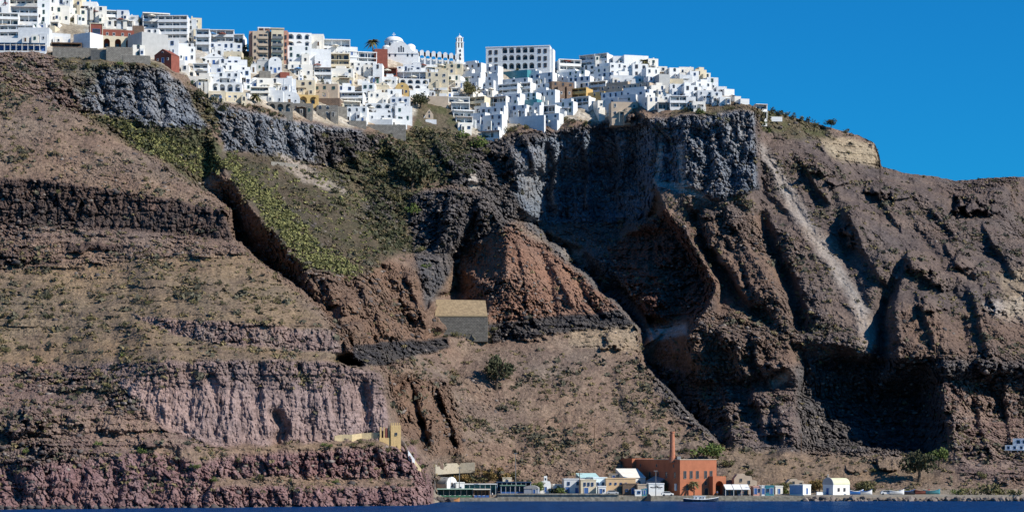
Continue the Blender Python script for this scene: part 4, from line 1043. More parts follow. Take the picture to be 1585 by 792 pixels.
def bell_tower():
    o, W, H, Y = place('bell_tower', 704, 57, 721, 102, 12); s = Y/F
    tag(o, 'tall slim white bell tower with open belfry standing apart on the skyline', 'tower')
    b = MB(); h = 45*s; w = 6.3*s
    b.box(-w, w, 0, 2*w, -4, h*.62, 0, .25)
    b.box(-w-.5, w+.5, -.5, 2*w+.5, -4, h*.12); b.build('shaft', WHITE, o)
    for k, (z0, z1, ww) in enumerate(((.62, .80, .86), (.81, .965, .74))):
        c = MB(); w2 = w*ww; y_ = w-w2
        for sx in (-1, 1):
            for yy_ in (y_, 2*w-y_-.5): c.box(min(sx*w2, sx*(w2-.55)), max(sx*w2, sx*(w2-.55)), yy_, yy_+.5, h*z0, h*z1)
        c.box(-w2*.22, w2*.22, y_+.02, y_+.4, h*z0, h*z1)
        c.box(-w2-.15, w2+.15, y_-.15, 2*w-y_+.15, h*z1, h*z1+.3); c.box(-w2+.3, w2-.3, y_+.6, 2*w-y_-.6, h*z0, h*z1, 1)
        c.build('belfry', [WHITE, RED if k else TAN], o)
    c = MB(); c.dome(0, w, h*.965+.3, w*.55, 1.0, 12, 4); c.box(-.06, .06, w-.06, w+.06, h*.965+1.2, h*.965+2.3); c.build('cap', WHITE, o)
    for z in (.2, .34, .48): window(o, 0, h*z, .8, 1.2, 'w', y=.12, arch=True)
bell_tower()
def arcaded_hotel():
    o, W, H, Y = place('arcaded_hotel', 752, 72, 851, 111, -9); s = Y/F/math.cos(math.radians(9))
    tag(o, 'long three-storey off-white hotel with three rows of five arches on the skyline', 'hotel')
    X = lambda p: (p-801.5)*s
    Z = lambda q: (111-q)*Y/F
    b = MB(); b.box(X(752), X(776), 0, 6, -4, Z(72)); b.box(X(828), X(851), 0, 6, -4, Z(72)); b.box(X(776), X(828), 2.6, 6, -4, Z(72)); b.box(X(776), X(828), .02, 2.6, -4, Z(107))
    b.build('wall', WHITE2, o)
    for q0, q1 in ((84, 72.2), (95, 84.2), (107, 95.2)):
        a = MB(); a.arcade(X(776), X(828), Z(q0), Z(q1), .02, .6, 5, (X(828)-X(776))/5*.76, (q0-q1-2.4)*Y/F, 0, 10, .02 if q0 > 100 else .5)
        a.box(X(776), X(828), .6, 2.6, Z(q1)-.3, Z(q1)-.02); ar = a.build('arcade', WHITE2, o)
        for i in range(5): window(ar, X(776)+(X(828)-X(776))*(i+.5)/5, Z(q0)+.05, 2.3, 2.6, 'n', y=2.6, arch=True)  # dark panes nearly fill the arches to paint the shade inside
    for p in (759, 768, 835, 844):
        for q in (83, 94.5, 105): window(o, X(p), Z(q), 1.3, 1.9, 'n')
    c = MB(); c.box(X(752)-.2, X(851)+.2, -.2, 0, Z(72.8), Z(71.6)); c.build('cornice', WHITE, o)
    c = MB(); c.box(X(851), X(856), 1, 6.5, -4, Z(77)); c.build('lit_end_strip', WHITE, o)  # sunlit right end of the hotel painted as a whiter strip
arcaded_hotel()
def pink_hotel():
    o, W, H, Y = place('pink_brick_hotel', 391, 42, 447, 99, 8); s = Y/F
    tag(o, 'four-storey pink and tan brick hotel with balconies on the skyline', 'hotel')
    X = lambda p: (p-419)*s
    Z = lambda q: (99-q)*s
    b = MB(); b.box(X(386), X(447), 2, 14, -4, Z(48)); b.build('wall', PINK, o)
    b = MB(); b.box(X(391), X(399), 0, 2, -4, Z(49)); b.box(X(399), X(416), .6, 2, -4, Z(47.5)); b.build('front_panel', TAN, o)
    b = MB(); b.box(X(420), X(439), -.4, 2, -4, Z(45)); b.box(X(418.5), X(440), -.8, 2.4, Z(45), Z(43.6)); b.build('central_bay', CREAM, o)
    b = MB(); b.box(X(439.3), X(445), 0, 2, -4, Z(47)); b.build('corner_pier', PINK, o)
    b = MB(); b.box(X(399), X(419), 1, 10, Z(43.5), Z(42)); 
    for p in (400, 409, 418): b.box(X(p)-.15, X(p)+.15, 1, 1.3, Z(48), Z(43.5))
    b.build('roof_canopy', WHITE, o)
    for q in (92, 81.5, 71, 60):
        for p, w_ in ((395, .8), (404, 1.6), (411, 1.4)): window(o, X(p), Z(q), w_, 2.0 if p > 400 else 1.1, 'n', y=0 if p < 399 else .6)
        for p in (425, 433): window(o, X(p), Z(q), 1.5, 2.0, 'n', y=-.4)
        window(o, X(442), Z(q), .8, 1.6, 'n')
        for p0, p1, yy_ in ((400, 415, .6), (421, 438, -.4)):
            c = MB(); c.box(X(p0), X(p1), yy_-1.1, yy_-.02, Z(q)-.25, Z(q)-.08); c.box(X(p0), X(p1), yy_-1.1, yy_-1.02, Z(q)-.08, Z(q)+.8); c.build('balcony', METAL if p0 > 410 else TAN, o)
pink_hotel()
def red_house():
    o, W, H, Y = place('red_arched_house', 141, 38, 207, 75, 14); s = Y/F/math.cos(math.radians(14))
    tag(o, 'cream arcaded house with dark red upper storey and four big arches', 'house')
    X = lambda p: (p-174)*s
    Z = lambda q: (75-q)*Y/F
    b = MB(); b.box(X(141), X(160), .5, 9, -4, Z(38)); b.box(X(160), X(207), 3, 9, -4, Z(44)); b.box(X(160), X(207), .52, 3, -4, Z(74.8)); b.build('wall', RED, o)
    a = MB(); a.arcade(X(141), X(207), .02, Z(56), 0, .5, 4, 2.5, 3.9, 0, 10, 0); a.box(X(141), X(207), .5, 3, Z(56.5), Z(56)); a.build('arcade', CREAM, o)
    b = MB(); b.box(X(141), X(141.9), .3, .52, Z(56), Z(37)); b.box(X(159), X(160), .3, .52, Z(56), Z(37)); b.box(X(140), X(161), .2, 1, Z(38), Z(37)); b.build('pale_trim', CREAM, o)
    window(o, X(150.5), Z(52.5), 3.2, 1.9, 'b', y=.5)
    for p in (167, 177, 190, 200): window(o, X(p), Z(53), .9, 1.2, 'w', y=3)
    for p in (149, 166, 182, 199): window(o, X(p), .1, 1.5, 2.4, 'n', y=3 if p > 160 else .5)
red_house()
house(112,52,141,76,'V','plain',-32, look='white side wing left of the cream arcaded house, shaded end wall', cat='building', name='side_wing')
house(80,66,126,75,'B','bands',6, look='low brown-roofed terrace restaurant on the stone wall', cat='restaurant', name='terrace_restaurant')
house(82,74,150,89,'S','plain',6, look='rough grey stone retaining wall under the brown-roofed restaurant', cat='wall', name='retaining_wall')
house(140,77,168,93,'S','plain',-10, look='shaded stone retaining wall beneath the arcaded red house', cat='wall', name='retaining_wall')
house(165,73,205,96,'S','plain',10, look='tall pale stone retaining wall right below the four big arches', cat='wall', name='retaining_wall')
house(190,86,232,97,'S','plain',8, look='low stone wall at the cliff edge beside the grey bastion', cat='wall', name='retaining_wall')
house(222,52,258,90,'G','plain',38, dep=12, look='plain grey wedge-shaped bastion block without windows', cat='building', name='grey_bastion')
house(238,76,266,98,'R','gable',-24, look='dark red gabled shed beside the grey bastion', cat='house', name='red_shed')
house(580,76,600,101,'R','plain',10, look='dark red stepped wall below the palm beside the cathedral', cat='wall', name='red_wall')
house(566,193,628,205,'S','plain',2, look='long dark stone retaining wall under the stepped white hotel', cat='wall', name='retaining_wall')
house(540,187,567,196,'S','plain',4, look='short stone base wall at the left foot of the stepped white hotel', cat='wall', name='retaining_wall')
house(788,180,842,197,'V','plain',-27, dep=1.5, look='long blank white retaining wall at the cliff edge under the shaded houses', cat='wall', name='retaining_wall')
house(744,202,773,213,'W','bands',-28, look='lowest white canopy terrace hanging at the edge of the cliff', cat='building', name='canopy_terrace')
house(662,149,694,163,'T','plain',4, look='tan stone terrace wall above the ruined gable', cat='wall', name='terrace_wall')
house(1170,161,1188,183,'W','bands',16, look='lone white two-storey villa on the ridge right of the town', cat='villa', name='white_villa')
house(1188,183.5,1211,187,'W','plain',4, base=.3, dep=.5, look='low white garden wall running right from the lone villa', cat='wall', name='garden_wall')
house(1137,149,1147,156,'W','plain',12, look='tiny white cube near the right end of the town', cat='house', name='white_cube_house')
house(1146,153,1160,160,'W','plain',12, look='last low white wall at the right end of the town', cat='wall', name='garden_wall')
house(388,96,397,112,'W','gable',6, look='slender white bell gable below the pink hotel', cat='bell gable', name='bell_gable')
def ruin():
    o, W, H, Y = place('ruined_gable', 657, 162, 672, 183, 8); s = Y/F; o.scale = (.8, .8, .8)
    tag(o, 'roofless stone ruin with a pointed gable on the green slope', 'ruin')
    b = MB(); b.prism([(-2.2, -3), (2.2, -3), (2.2, 2.0), (0, 5.0), (-2.2, 2.0)], 0, .45); b.build('gable', TAN, o)
    b = MB(); b.box(-2.2, -1.75, .45, 5, -3, 2.0); b.box(1.75, 2.2, .45, 5, -3, 1.7); b.build('side_wall', TAN, o)
    window(o, 0, .2, 1.0, 2.0, 's', arch=True, name='arched_doorway'); window(o, 0, 3.0, .6, .7, 's')
    b = MB(); b.prism([(-4.2, -2.2), (-2.25, .9), (-2.25, 1.5), (-4.2, -1.6)], -.6, 0); b.box(-2.4, 3.6, -3.2, -2.8, -4.2, -1.2); b.build('stair_wall', WHITE2, o)
ruin()
def pergola():
    o, W, H, Y = place('pergola', -2, 67, 70, 79, 4); s = Y/F
    tag(o, 'blue-shaded terrace pergola on white posts above the bare slope', 'pergola')
    for i in range(9):
        b = MB(); x = -W/2+W*i/8; b.box(x-.1, x+.1, 0, .2, -1, H); b.box(x-.1, x+.1, 2.8, 3, -1, H); b.box(x-.08, x+.08, .2, 2.8, H-.2, H-.02); b.build('post', WHITE, o)
    b = MB(); b.box(-W/2, W/2, -.3, 3.4, H, H+.08); b.build('canopy', CANVASB, o)
    b = MB(); b.box(-W/2, W/2, 3.3, 3.6, -1, H*.9); b.build('back_wall', BLUEP, o)
    b = MB(); b.box(-W/2, W/2, -.2, 3.3, -2.5, -.02); b.build('deck', WHITE2, o)
pergola()
# parasols on the terraces
def parasol(px_, py_, col):
    q = ground(px_, py_); q.y -= 2.2; o = empty('parasol', q)
    o.scale = (1.15,)*3
    inst('pole', lambda: (lambda b: (b.cyl(0, 0, -.8, 2.5, .05, .05, 6), b.mesh('pole', METAL))[1])(MB()), 'pole', o, (0, 0, 0))
    def cm():
        b = MB(); n = 8; r = 1.5
        b.add([(r*math.cos(2*math.pi*i/n), r*math.sin(2*math.pi*i/n), 2.0) for i in range(n)] + [(0, 0, 2.6)] + [(r*math.cos(2*math.pi*i/n), r*math.sin(2*math.pi*i/n), 1.8) for i in range(n)],
              [(i, (i+1) % n, n) for i in range(n)] + [(n+1+i, n+1+(i+1) % n, (i+1) % n, i) for i in range(n)])
        return b.mesh('canopy', {'w': CANVAS, 'b': CANVASB, 'r': RED}[col])
    inst('canopy'+col, cm, 'canopy', o, (0, 0, 0))
    tag(o, None, 'parasol', 'parasols on the town terraces')
    LABELS.append((o, {'w': 'open cream parasol', 'b': 'open blue parasol', 'r': 'open red parasol'}[col], 'parasol', px_, py_, None))
for q in [(30,22),(45,7),(8,34),(38,50),(150,28),(188,40),(196,41),(236,34),(270,50),(330,62),(345,62),(312,118),(365,118),(430,140),(462,116),(520,80),(556,92),(600,118),(655,110),(684,111),(640,128),(700,134),(712,166),(760,147),(806,144),(850,110),(878,104),(1010,128),(1046,146),(1084,152),(492,110),(448,74),(575,176),(622,168)]:
    parasol(*q, random.Random(q[0]).choice('wwwwbwr'))
# ================================================================ plants and loose stones
def leafmat(name, col, col2):
    m, n, l, b = nt(name)
    g = n.new('ShaderNodeNewGeometry'); mx = n.new('ShaderNodeMix'); mx.data_type = 'RGBA'
    mx.inputs['A'].default_value = (*col, 1); mx.inputs['B'].default_value = (*col2, 1)
    l.new(g.outputs['Random Per Island'], mx.inputs['Factor']); l.new(mx.outputs['Result'], b.inputs['Base Color'])
    b.inputs['Roughness'].default_value = .8; b.inputs['Specular IOR Level'].default_value = .15
    return m
M_DRY = leafmat('dry_scrub_leaf', (.22, .175, .09), (.12, .10, .055))
M_GREY = leafmat('grey_scrub_leaf', (.125, .115, .080), (.070, .066, .048))
M_CACT = leafmat('cactus_pad', (.27, .26, .10), (.09, .095, .045))
M_GREEN = leafmat('dark_green_leaf', (.040, .050, .026), (.080, .078, .044))
M_LIGHT = leafmat('fresh_green_leaf', (.075, .12, .035), (.14, .16, .05))
M_OLIVE = leafmat('olive_leaf', (.10, .10, .045), (.16, .14, .065))
M_RUST = leafmat('rusty_tamarisk_leaf', (.25, .155, .06), (.16, .13, .05))
M_PINKF = leafmat('bougainvillea_leaf', (.25, .03, .08), (.07, .09, .03))
M_ROCK = leafmat('loose_rock', (.24, .20, .175), (.10, .085, .078))
M_DROCK = leafmat('dark_loose_rock', (.12, .10, .095), (.05, .046, .046))
M_BARK = mat('bark', (.10, .075, .055), .95, .3, 3)
cell = np.minimum((Yd[:-1]/F)**2*STEP*np.abs(np.diff(PYg, axis=0))*2.0, 1.0)
def scatter(name, count, weight, tmpl_fn, rmin, rmax, m, label, power=2.5, sink=.15):
    p = (weight[:-1]*cell).ravel().astype(np.float64); p[p < 0] = 0
    p /= p.sum()
    rg = np.random.default_rng(abs(hash(name)) % 1000 if False else len(name)*13+count)
    ids = rg.choice(p.size, count, p=p)
    ri, ci = np.unravel_index(ids, weight[:-1].shape)
    cx = wxx[ri, ci]; cy = wyy[ri, ci]; cz = wzz[ri, ci]
    cx = cx + rg.uniform(-.2, .2, count)
    r = rmin + (rmax-rmin)*rg.random(count)**power
    tv, tf = tmpl_fn(rg)                # K templates: (K, nv, 3), faces (nf, 3)
    k = rg.integers(0, len(tv), count)
    a = rg.uniform(0, 6.283, count); ca, sa = np.cos(a)[:, None], np.sin(a)[:, None]
    V = tv[k]                            # count, nv, 3
    sq = rg.uniform(.65, 1.15, count)[:, None]
    x = (V[..., 0]*ca - V[..., 1]*sa)*r[:, None] + cx[:, None]
    y = (V[..., 0]*sa + V[..., 1]*ca)*r[:, None] + cy[:, None]
    z = V[..., 2]*r[:, None]*sq + (cz - sink*r)[:, None]
    co = np.stack([x, y, z], -1).reshape(-1, 3).astype(np.float32)
    nv = V.shape[1]
    fc = (tf[None] + (np.arange(count)*nv)[:, None, None]).reshape(-1, 3).astype(np.int32)
    me = bpy.data.meshes.new(name); me.vertices.add(len(co)); me.vertices.foreach_set('co', co.ravel())
    me.loops.add(fc.size); me.loops.foreach_set('vertex_index', fc.ravel()); me.polygons.add(len(fc)); me.polygons.foreach_set('loop_start', np.arange(0, fc.size, 3, dtype=np.int32))
    me.update(calc_edges=True); me.materials.append(m)
    o = bpy.data.objects.new(name, me); COL.objects.link(o); tag(o, label, None, None, 'stuff')
    return o
def leafy(nl, size=.45, flat=.8):
    def f(rg):
        K = 12; tv = []
        for _ in range(K):
            v = []
            for i in range(nl):
                d = rg.normal(size=3); d[2] = abs(d[2])*flat; d /= np.linalg.norm(d); c = d*rg.uniform(.45, 1.0)
                u = rg.normal(size=3); u /= np.linalg.norm(u); w_ = np.cross(u, d+rg.normal(size=3)*.4); w_ /= np.linalg.norm(w_)
                s = size*rg.uniform(.7, 1.3)
                v += [c+u*s, c-u*s*.5+w_*s*.8, c-u*s*.5-w_*s*.8]
            tv.append(v)
        return np.array(tv), np.arange(nl*3).reshape(-1, 3)
    return f
def rocky(rg):
    import mathutils
    bm = bmesh.new(); bmesh.ops.create_icosphere(bm, subdivisions=1, radius=1)
    v0 = np.array([v.co[:] for v in bm.verts]); f0 = np.array([[v.index for v in f.verts] for f in bm.faces]); bm.free()
    return np.array([v0*(rg.uniform(.6, 1.25, (len(v0), 1)))*np.array([1, .9, .7]) for _ in range(10)]), f0
clump = sstep(-.12, .5, fbm(wxx*.05, wyy*.05, wzz*.07, 4))
wt = tuft*land*(1-townk)*(PYg < 762)
scatter('dry_scrub', 12000, wt*(.12+clump), leafy(12), .25, 1.5, M_DRY, 'dry straw-coloured tufts scattered over the slopes')
scatter('grey_scrub', 6000, wt*(.05+clump**2), leafy(14), .30, 2.2, M_GREY, 'small dark grey-green scrub scattered over the slopes', 3.5)
cact = poly_mask([(340,245),(360,240),(395,275),(440,325),(490,378),(556,418),(540,424),(490,414),(472,408),(422,348),(383,303)], 10, 16)*(.5+clump) + .6*poly_mask([(170,185),(230,205),(330,235),(345,262),(320,270),(262,250),(205,222)], 8) + .04*poly_mask([(345,250),(480,262),(560,300),(600,380),(540,420),(470,400)], 8)
scatter('prickly_pear_thicket', 3000, cact, leafy(12, .5, 1.2), .5, 1.5, M_CACT, 'yellow-green prickly pear covering the edge of the dark slope', 1.5)
gmask = poly_mask([(345,250),(480,262),(560,290),(640,385),(600,402),(540,420),(470,400),(385,315)], 8)
scatter('dark_undergrowth', 2300, gmask*.3*clump + poly_mask([(575,215),(640,205),(740,215),(740,260),(640,300),(625,345),(640,390),(590,385),(560,300)], 9)*.7 + poly_mask([(140,180),(330,200),(345,262),(240,240)], 8)*.6, leafy(12), .5, 2.0, M_GREEN, 'dark low undergrowth filling the green valley and slope', 2.5)
scatter('loose_rocks', 9000, np.clip(rub-.25, 0, 1)*land*(1-townk)*(PYg < 762), rocky, .15, 1.1, M_ROCK, 'loose pale rocks strewn over the slopes', 4)
scatter('dark_loose_rocks', 7000, np.clip(rub-.3, 0, 1)*land*(1-townk)*(PYg < 762), rocky, .2, 1.5, M_DROCK, 'dark loose lava blocks strewn over the slopes', 4)
scatter('shore_rocks', 500, ((PYg > 783) & (PYg < 789) & (PXg < 660)).astype(np.float32), rocky, .3, 1.6, M_DROCK, 'dark rocks along the waterline under the purple cliff', 2)

def foliage_mesh(name, n, sx, sz, leaf, m, seed, lobes=6):
    rg = np.random.default_rng(seed); v = []; 
    cs = rg.normal(size=(lobes, 3))*np.array([.42, .42, .26]); cs[:, 2] = np.abs(cs[:, 2])+.35; rs = rg.uniform(.35, .6, lobes)
    for i in range(n):
        j = rg.integers(lobes); d = rg.normal(size=3); d /= np.linalg.norm(d)
        c = cs[j] + d*rs[j]*rg.uniform(.55, 1.05)*np.array([1, 1, .8])
        if c[2] < .02: c[2] = abs(c[2])*.4
        u = rg.normal(size=3); u /= np.linalg.norm(u); w_ = np.cross(u, rg.normal(size=3)); w_ /= np.linalg.norm(w_)
        s = leaf*rg.uniform(.7, 1.4)
        v += [c+u*s, c+w_*s*.7, c-u*s, c-w_*s*.7]
    v = np.array(v)*np.array([sx, sx, sz])
    me = bpy.data.meshes.new(name); me.from_pydata([tuple(p) for p in v], [], [tuple(range(4*i, 4*i+4)) for i in range(n)]); me.materials.append(m); return me
SH = {}
for k, m in (('g', M_GREEN), ('l', M_LIGHT), ('o', M_OLIVE), ('r', M_RUST), ('p', M_PINKF), ('d', M_DRY)):
    SH[k] = [foliage_mesh('foliage', 260, 1, 1, .11, m, 100+i*7+ord(k)) for i in range(4)]
SNAME = {'g': 'dark green', 'l': 'fresh green', 'o': 'olive green', 'r': 'rusty orange', 'p': 'pink-flowered', 'd': 'straw-coloured'}
NSH = [0]
def shrub(px, py, r_px, k='g', hz=.8):
    """one bush: foliage on a short woody stem"""
    Y = terr(px, py)-.3; s = Y/F; r = r_px*s
    o = empty('shrub', P(px, py, Y), random.Random(px).uniform(0, 360))
    f = bpy.data.objects.new('foliage', random.Random(px*3+py).choice(SH[k])); COL.objects.link(f); f.parent = o
    f.scale = (r, r, r*hz*1.25); f.location = (0, 0, -.1*r)
    inst('stem', lambda: (lambda b: (b.tube((0, 0, -.6), (0, 0, .5), .12, .06), b.mesh('stem', M_BARK))[1])(MB()), 'stem', o, (0, 0, 0), 0, (max(r*.5, .4),)*3)
    tag(o, None, 'shrub', 'shrubs on the caldera slopes')
    size = 'big' if r_px > 13 else 'mid-sized' if r_px > 7 else 'small'
    LABELS.append((o, f'{size} {SNAME[k]} shrub', 'shrub', px, py, None)); NSH[0] += 1
def tree(px, py, h_px, w_px, k, label, seed=0):
    Y = terr(px, py)-.5; s = Y/F; h = h_px*s; w = w_px*s/2
    o = empty('tree', P(px, py, Y)); tag(o, label, 'tree')
    b = MB(); rg = random.Random(seed)
    b.tube((0, 0, -1), (.1*w, 0, h*.4), .05*h, .035*h, 8)
    for i in range(5):
        a = i*1.3+rg.random(); q = (w*.55*math.cos(a), w*.55*math.sin(a), h*rg.uniform(.55, .85)); b.tube((.1*w, 0, h*(.28+.03*i)), q, .025*h, .01*h, 6)
    b.build('trunk', M_BARK, o)
    m = {'g': M_GREEN, 'l': M_LIGHT, 'o': M_OLIVE, 'r': M_RUST}[k]
    c = bpy.data.objects.new('crown', foliage_mesh('crown', 900, w, h*.62, .085, m, seed+900, 11)); COL.objects.link(c); c.parent = o; c.location = (0, 0, h*.22)
def palm(px, py, h_px, w_px, label, seed=1):
    Y = terr(px, py)-1; s = Y/F; h = h_px*s; w = w_px*s/2
    o = empty('palm_tree', P(px, py, Y)); tag(o, label, 'palm tree')
    b = MB(); hh = h*.72
    for i in range(6): b.tube((0, 0, -1+(hh+1)*i/6), (.03*h*math.sin(i*.8), 0, -1+(hh+1)*(i+1)/6), .045*h*(1-.06*i), .045*h*(1-.06*(i+1)), 8)
    b.build('trunk', M_BARK, o)
    rg = random.Random(seed); b = MB()
    for i in range(34):
        a = i*2.4+rg.random()*.4; el = rg.uniform(-.35, 1.2); L_ = w*rg.uniform(.8, 1.1); pts = []
        for t_ in range(6):
            u = t_/5; rr = L_*u*math.cos(el*(1-.3*u)); zz_ = hh + L_*u*math.sin(el) - L_*.75*u*u
            pts.append((rr, zz_))
        for t_ in range(5):
            (r0, z0), (r1, z1) = pts[t_], pts[t_+1]; wd0 = L_*.13*math.sin(math.pi*min(.98, (t_+.3)/5.2)); wd1 = L_*.13*math.sin(math.pi*min(.98, (t_+1.3)/5.2)) if t_ < 4 else 0
            for sg in (-1, 1):
                q = [(r0, 0, z0), (r1, 0, z1), (r1, sg*wd1, z1-wd1*.5), (r0, sg*wd0, z0-wd0*.5)]
                b.add([(x*math.cos(a)-y*math.sin(a), x*math.sin(a)+y*math.cos(a), z) for x, y, z in q], [(0, 1, 2, 3)])
    b.build('crown', M_OLIVE, o)
palm(577, 88, 31, 30, 'bushy palm left of the domed cathedral on the skyline', 2)
palm(997, 114, 26, 22, 'tall thin palm among white houses near the right-hand skyline', 3)
palm(396, 159, 14, 24, 'low wide palm in front of the white houses at the cliff edge', 4)
palm(1074, 766, 26, 24, 'palm on the quay in front of the orange factory', 5)
tree(1286, 198, 15, 16, 'g', 'lone small tree standing on the bare right-hand skyline', 4)
tree(1422, 744, 54, 44, 'g', 'tall dark green tree in the shaded bay, the left of two', 5)
tree(1453, 722, 34, 30, 'l', 'lighter green tree on the bank, the right of two in the bay', 6)
tree(1101, 716, 34, 52, 'l', 'bright green spreading tree behind the orange factory', 7)
tree(768, 600, 54, 48, 'g', 'dark green tree standing alone on the brown scree fan', 8)
tree(650, 168, 26, 30, 'g', 'dark tree below the red canopy in the town ravine', 9)
tree(725, 152, 24, 30, 'o', 'dark round tree beside the blank white wall in town', 10)
tree(381, 112, 26, 20, 'o', 'brownish tree in the gap left of the pink hotel', 11)
tree(637, 292, 58, 62, 'g', 'largest dark green tree in the bushy valley below the town', 12)
for (x, y, r, k) in [(380,78,10,'g'),(372,70,7,'g'),(640,330,14,'l'),(612,310,12,'o'),(560,245,12,'o'),(600,240,15,'o'),(540,230,10,'g'),(590,275,12,'o'),(520,300,10,'g'),(650,390,10,'o'),(660,415,8,'l'),(655,205,9,'o'),
                     (715,215,12,'l'),(740,228,16,'l'),(755,240,10,'o'),(700,228,8,'o'),(620,225,9,'o'),(575,215,8,'g'),(500,212,7,'o'),(480,200,7,'g'),
                     (796,628,8,'o'),(795,603,6,'g'),(742,655,7,'g'),(756,572,7,'o'),(970,692,9,'d'),(985,640,6,'o'),(900,660,7,'o'),(850,690,6,'d'),(1000,690,7,'g'),(1125,722,12,'o'),(1060,700,8,'g'),
                     (690,744,10,'r'),(705,745,11,'r'),(722,744,12,'r'),(740,746,12,'o'),(752,738,12,'r'),(766,742,12,'r'),(782,743,11,'r'),(797,738,10,'o'),(775,732,10,'r'),
                     (857,763,11,'g'),(868,764,12,'l'),(830,757,9,'o'),(886,756,8,'r'),(1030,764,9,'l'),(1024,758,9,'g'),(1206,759,13,'g'),(1218,763,9,'l'),(1228,764,8,'o'),(803,747,8,'g'),(816,752,8,'l'),(905,742,8,'o'),(955,736,9,'d'),(978,738,9,'o'),(1262,757,13,'r'),(1275,752,10,'o'),(1330,762,14,'o'),(1346,764,12,'g'),
                     (1380,764,8,'o'),(1410,764,8,'l'),(1500,766,16,'o'),(1530,766,20,'o'),(1550,766,14,'o'),(1570,768,12,'o'),(1480,766,10,'l'),(1520,740,10,'o'),(1160,735,8,'o'),(1350,730,8,'o'),
                     (500,690,6,'l'),(508,692,6,'l'),(545,690,7,'o'),(560,686,7,'o'),(575,690,7,'o'),(600,700,8,'o'),(632,712,9,'o'),(650,725,8,'l'),(640,688,8,'o'),(612,705,7,'g'),
                     (18,500,8,'g'),(40,492,6,'o'),(75,462,7,'g'),(100,470,6,'g'),(160,458,6,'o'),(190,462,5,'g'),(35,540,8,'g'),(75,492,8,'g'),(115,528,6,'g'),(105,510,5,'o'),(188,552,7,'l'),(120,548,6,'g'),(192,505,7,'g'),(140,495,6,'o'),(60,560,9,'o'),(10,545,8,'o'),
                     (230,470,6,'o'),(260,465,5,'g'),(300,470,6,'o'),(345,472,6,'g'),(400,480,6,'g'),(430,470,5,'o'),(380,450,6,'o'),(340,440,6,'g'),(300,420,6,'o'),(250,430,5,'g'),(90,300,6,'o'),(40,245,8,'d'),(85,240,7,'d'),(150,240,5,'o'),(225,280,6,'d'),(20,215,6,'d'),(130,260,5,'o'),
                     (75,640,7,'g'),(30,600,8,'o'),(120,610,6,'g'),(200,640,6,'o'),(165,600,8,'o'),(250,600,5,'o'),(40,700,8,'l'),(150,690,8,'l'),(220,700,9,'l'),(330,745,7,'l'),(400,742,8,'o'),(450,746,6,'o'),(520,748,7,'l'),(600,750,6,'o'),(370,715,8,'o'),(300,725,8,'l'),
                     (112,108,9,'g'),(135,106,8,'o'),(160,104,7,'o'),(185,102,8,'l'),(205,103,7,'g'),(100,125,8,'o'),(60,122,6,'o'),(310,150,10,'g'),(325,175,9,'o'),(345,172,11,'o'),(352,185,8,'r'),(300,130,7,'g'),(335,160,10,'g'),(422,180,8,'g'),
                     (836,190,9,'o'),(850,193,8,'l'),(870,188,9,'o'),(885,192,8,'g'),(815,200,7,'o'),(905,195,7,'o'),(790,205,8,'o'),(1060,174,8,'g'),(1085,176,9,'l'),(1105,180,7,'o'),(1130,170,7,'o'),(1120,190,8,'o'),
                     (1195,176,8,'g'),(1206,178,8,'g'),(1216,181,8,'o'),(1228,185,8,'g'),(1240,188,7,'o'),(1252,190,7,'g'),(1180,195,9,'l'),(1186,205,8,'l'),(1310,206,6,'o'),(1262,195,6,'o'),(1500,290,5,'o'),(1540,282,5,'g'),(1430,275,4,'o'),
                     (800,112,5,'o'),(770,128,5,'g'),(690,140,6,'p'),(704,130,5,'p'),(590,96,5,'p'),(8,12,7,'p'),(110,34,6,'o'),(215,36,5,'g'),(255,68,5,'l'),(300,74,5,'l'),(330,72,5,'l'),(362,72,5,'l'),(410,82,6,'l'),(430,84,6,'l'),(1018,148,7,'o'),(1040,150,6,'p'),(960,116,4,'g'),(842,146,5,'g'),(880,166,6,'g'),(520,104,5,'o'),(535,128,5,'g'),(470,122,5,'o'),(500,128,5,'g'),(745,122,8,'g'),(756,134,6,'p')]:
    shrub(x, y, r, k)
for (x, y, r, k) in [(676,520,6,'o'),(690,522,5,'g'),(706,521,7,'o'),(722,522,6,'d'),(738,521,7,'g'),(752,518,7,'o'),(764,512,6,'o'),(668,512,5,'g'),(745,458,5,'o'),(690,458,5,'d')]:
    shrub(x, y, r, k)
# ================================================================ the old port
QZ = 2.1                     # quay level
def AT(px, Y, z=QZ): return Vector(((px-CX)/F*Y, Y, z))
def PX(px, Y): return (px-CX)/F*Y
QUAY = mat('quay_concrete', (.27, .245, .20), .95, .55, .8, .9, 1.2)
PATHM = mat('pale_path', (.36, .31, .25), .95, .2, .4, .3)
b = MB(); b.box(PX(770,721), PX(958,721), 721, 737, -3, QZ+.0); b.box(PX(770,721), PX(958,721), 720.6, 721.4, QZ, QZ+.45)
tag(b.build('quay_terrace', QUAY), 'low terrace quay in front of the tavernas', None, None, 'structure') if False else None
bq = MB(); bq.box(PX(672,719), PX(769.8,719), 719, 738, -3, 1.15)
tag(bq.build('quay_terrace', QUAY), 'low stepped quay in front of the waterside tavernas', None, None, 'structure')
tag(b.build('quay', QUAY), 'long pale concrete quay wall at the water', None, None, 'structure')
b = MB(); b.box(PX(958,724), PX(1245,724), 724, 741, -3, QZ-.5); b.box(PX(958,722.5), PX(1245,722.5), 722.3, 723.98, -3, .55)
tag(b.build('quay_low', QUAY), 'lower quay strip in front of the orange factory', None, None, 'structure')
b = MB(); b.box(PX(1245,726), PX(1750,726), 727, 742, -3, QZ-.2)
tag(b.build('coast_path', PATHM), 'pale coastal path above the boulders', None, None, 'structure')
rg = np.random.default_rng(77)
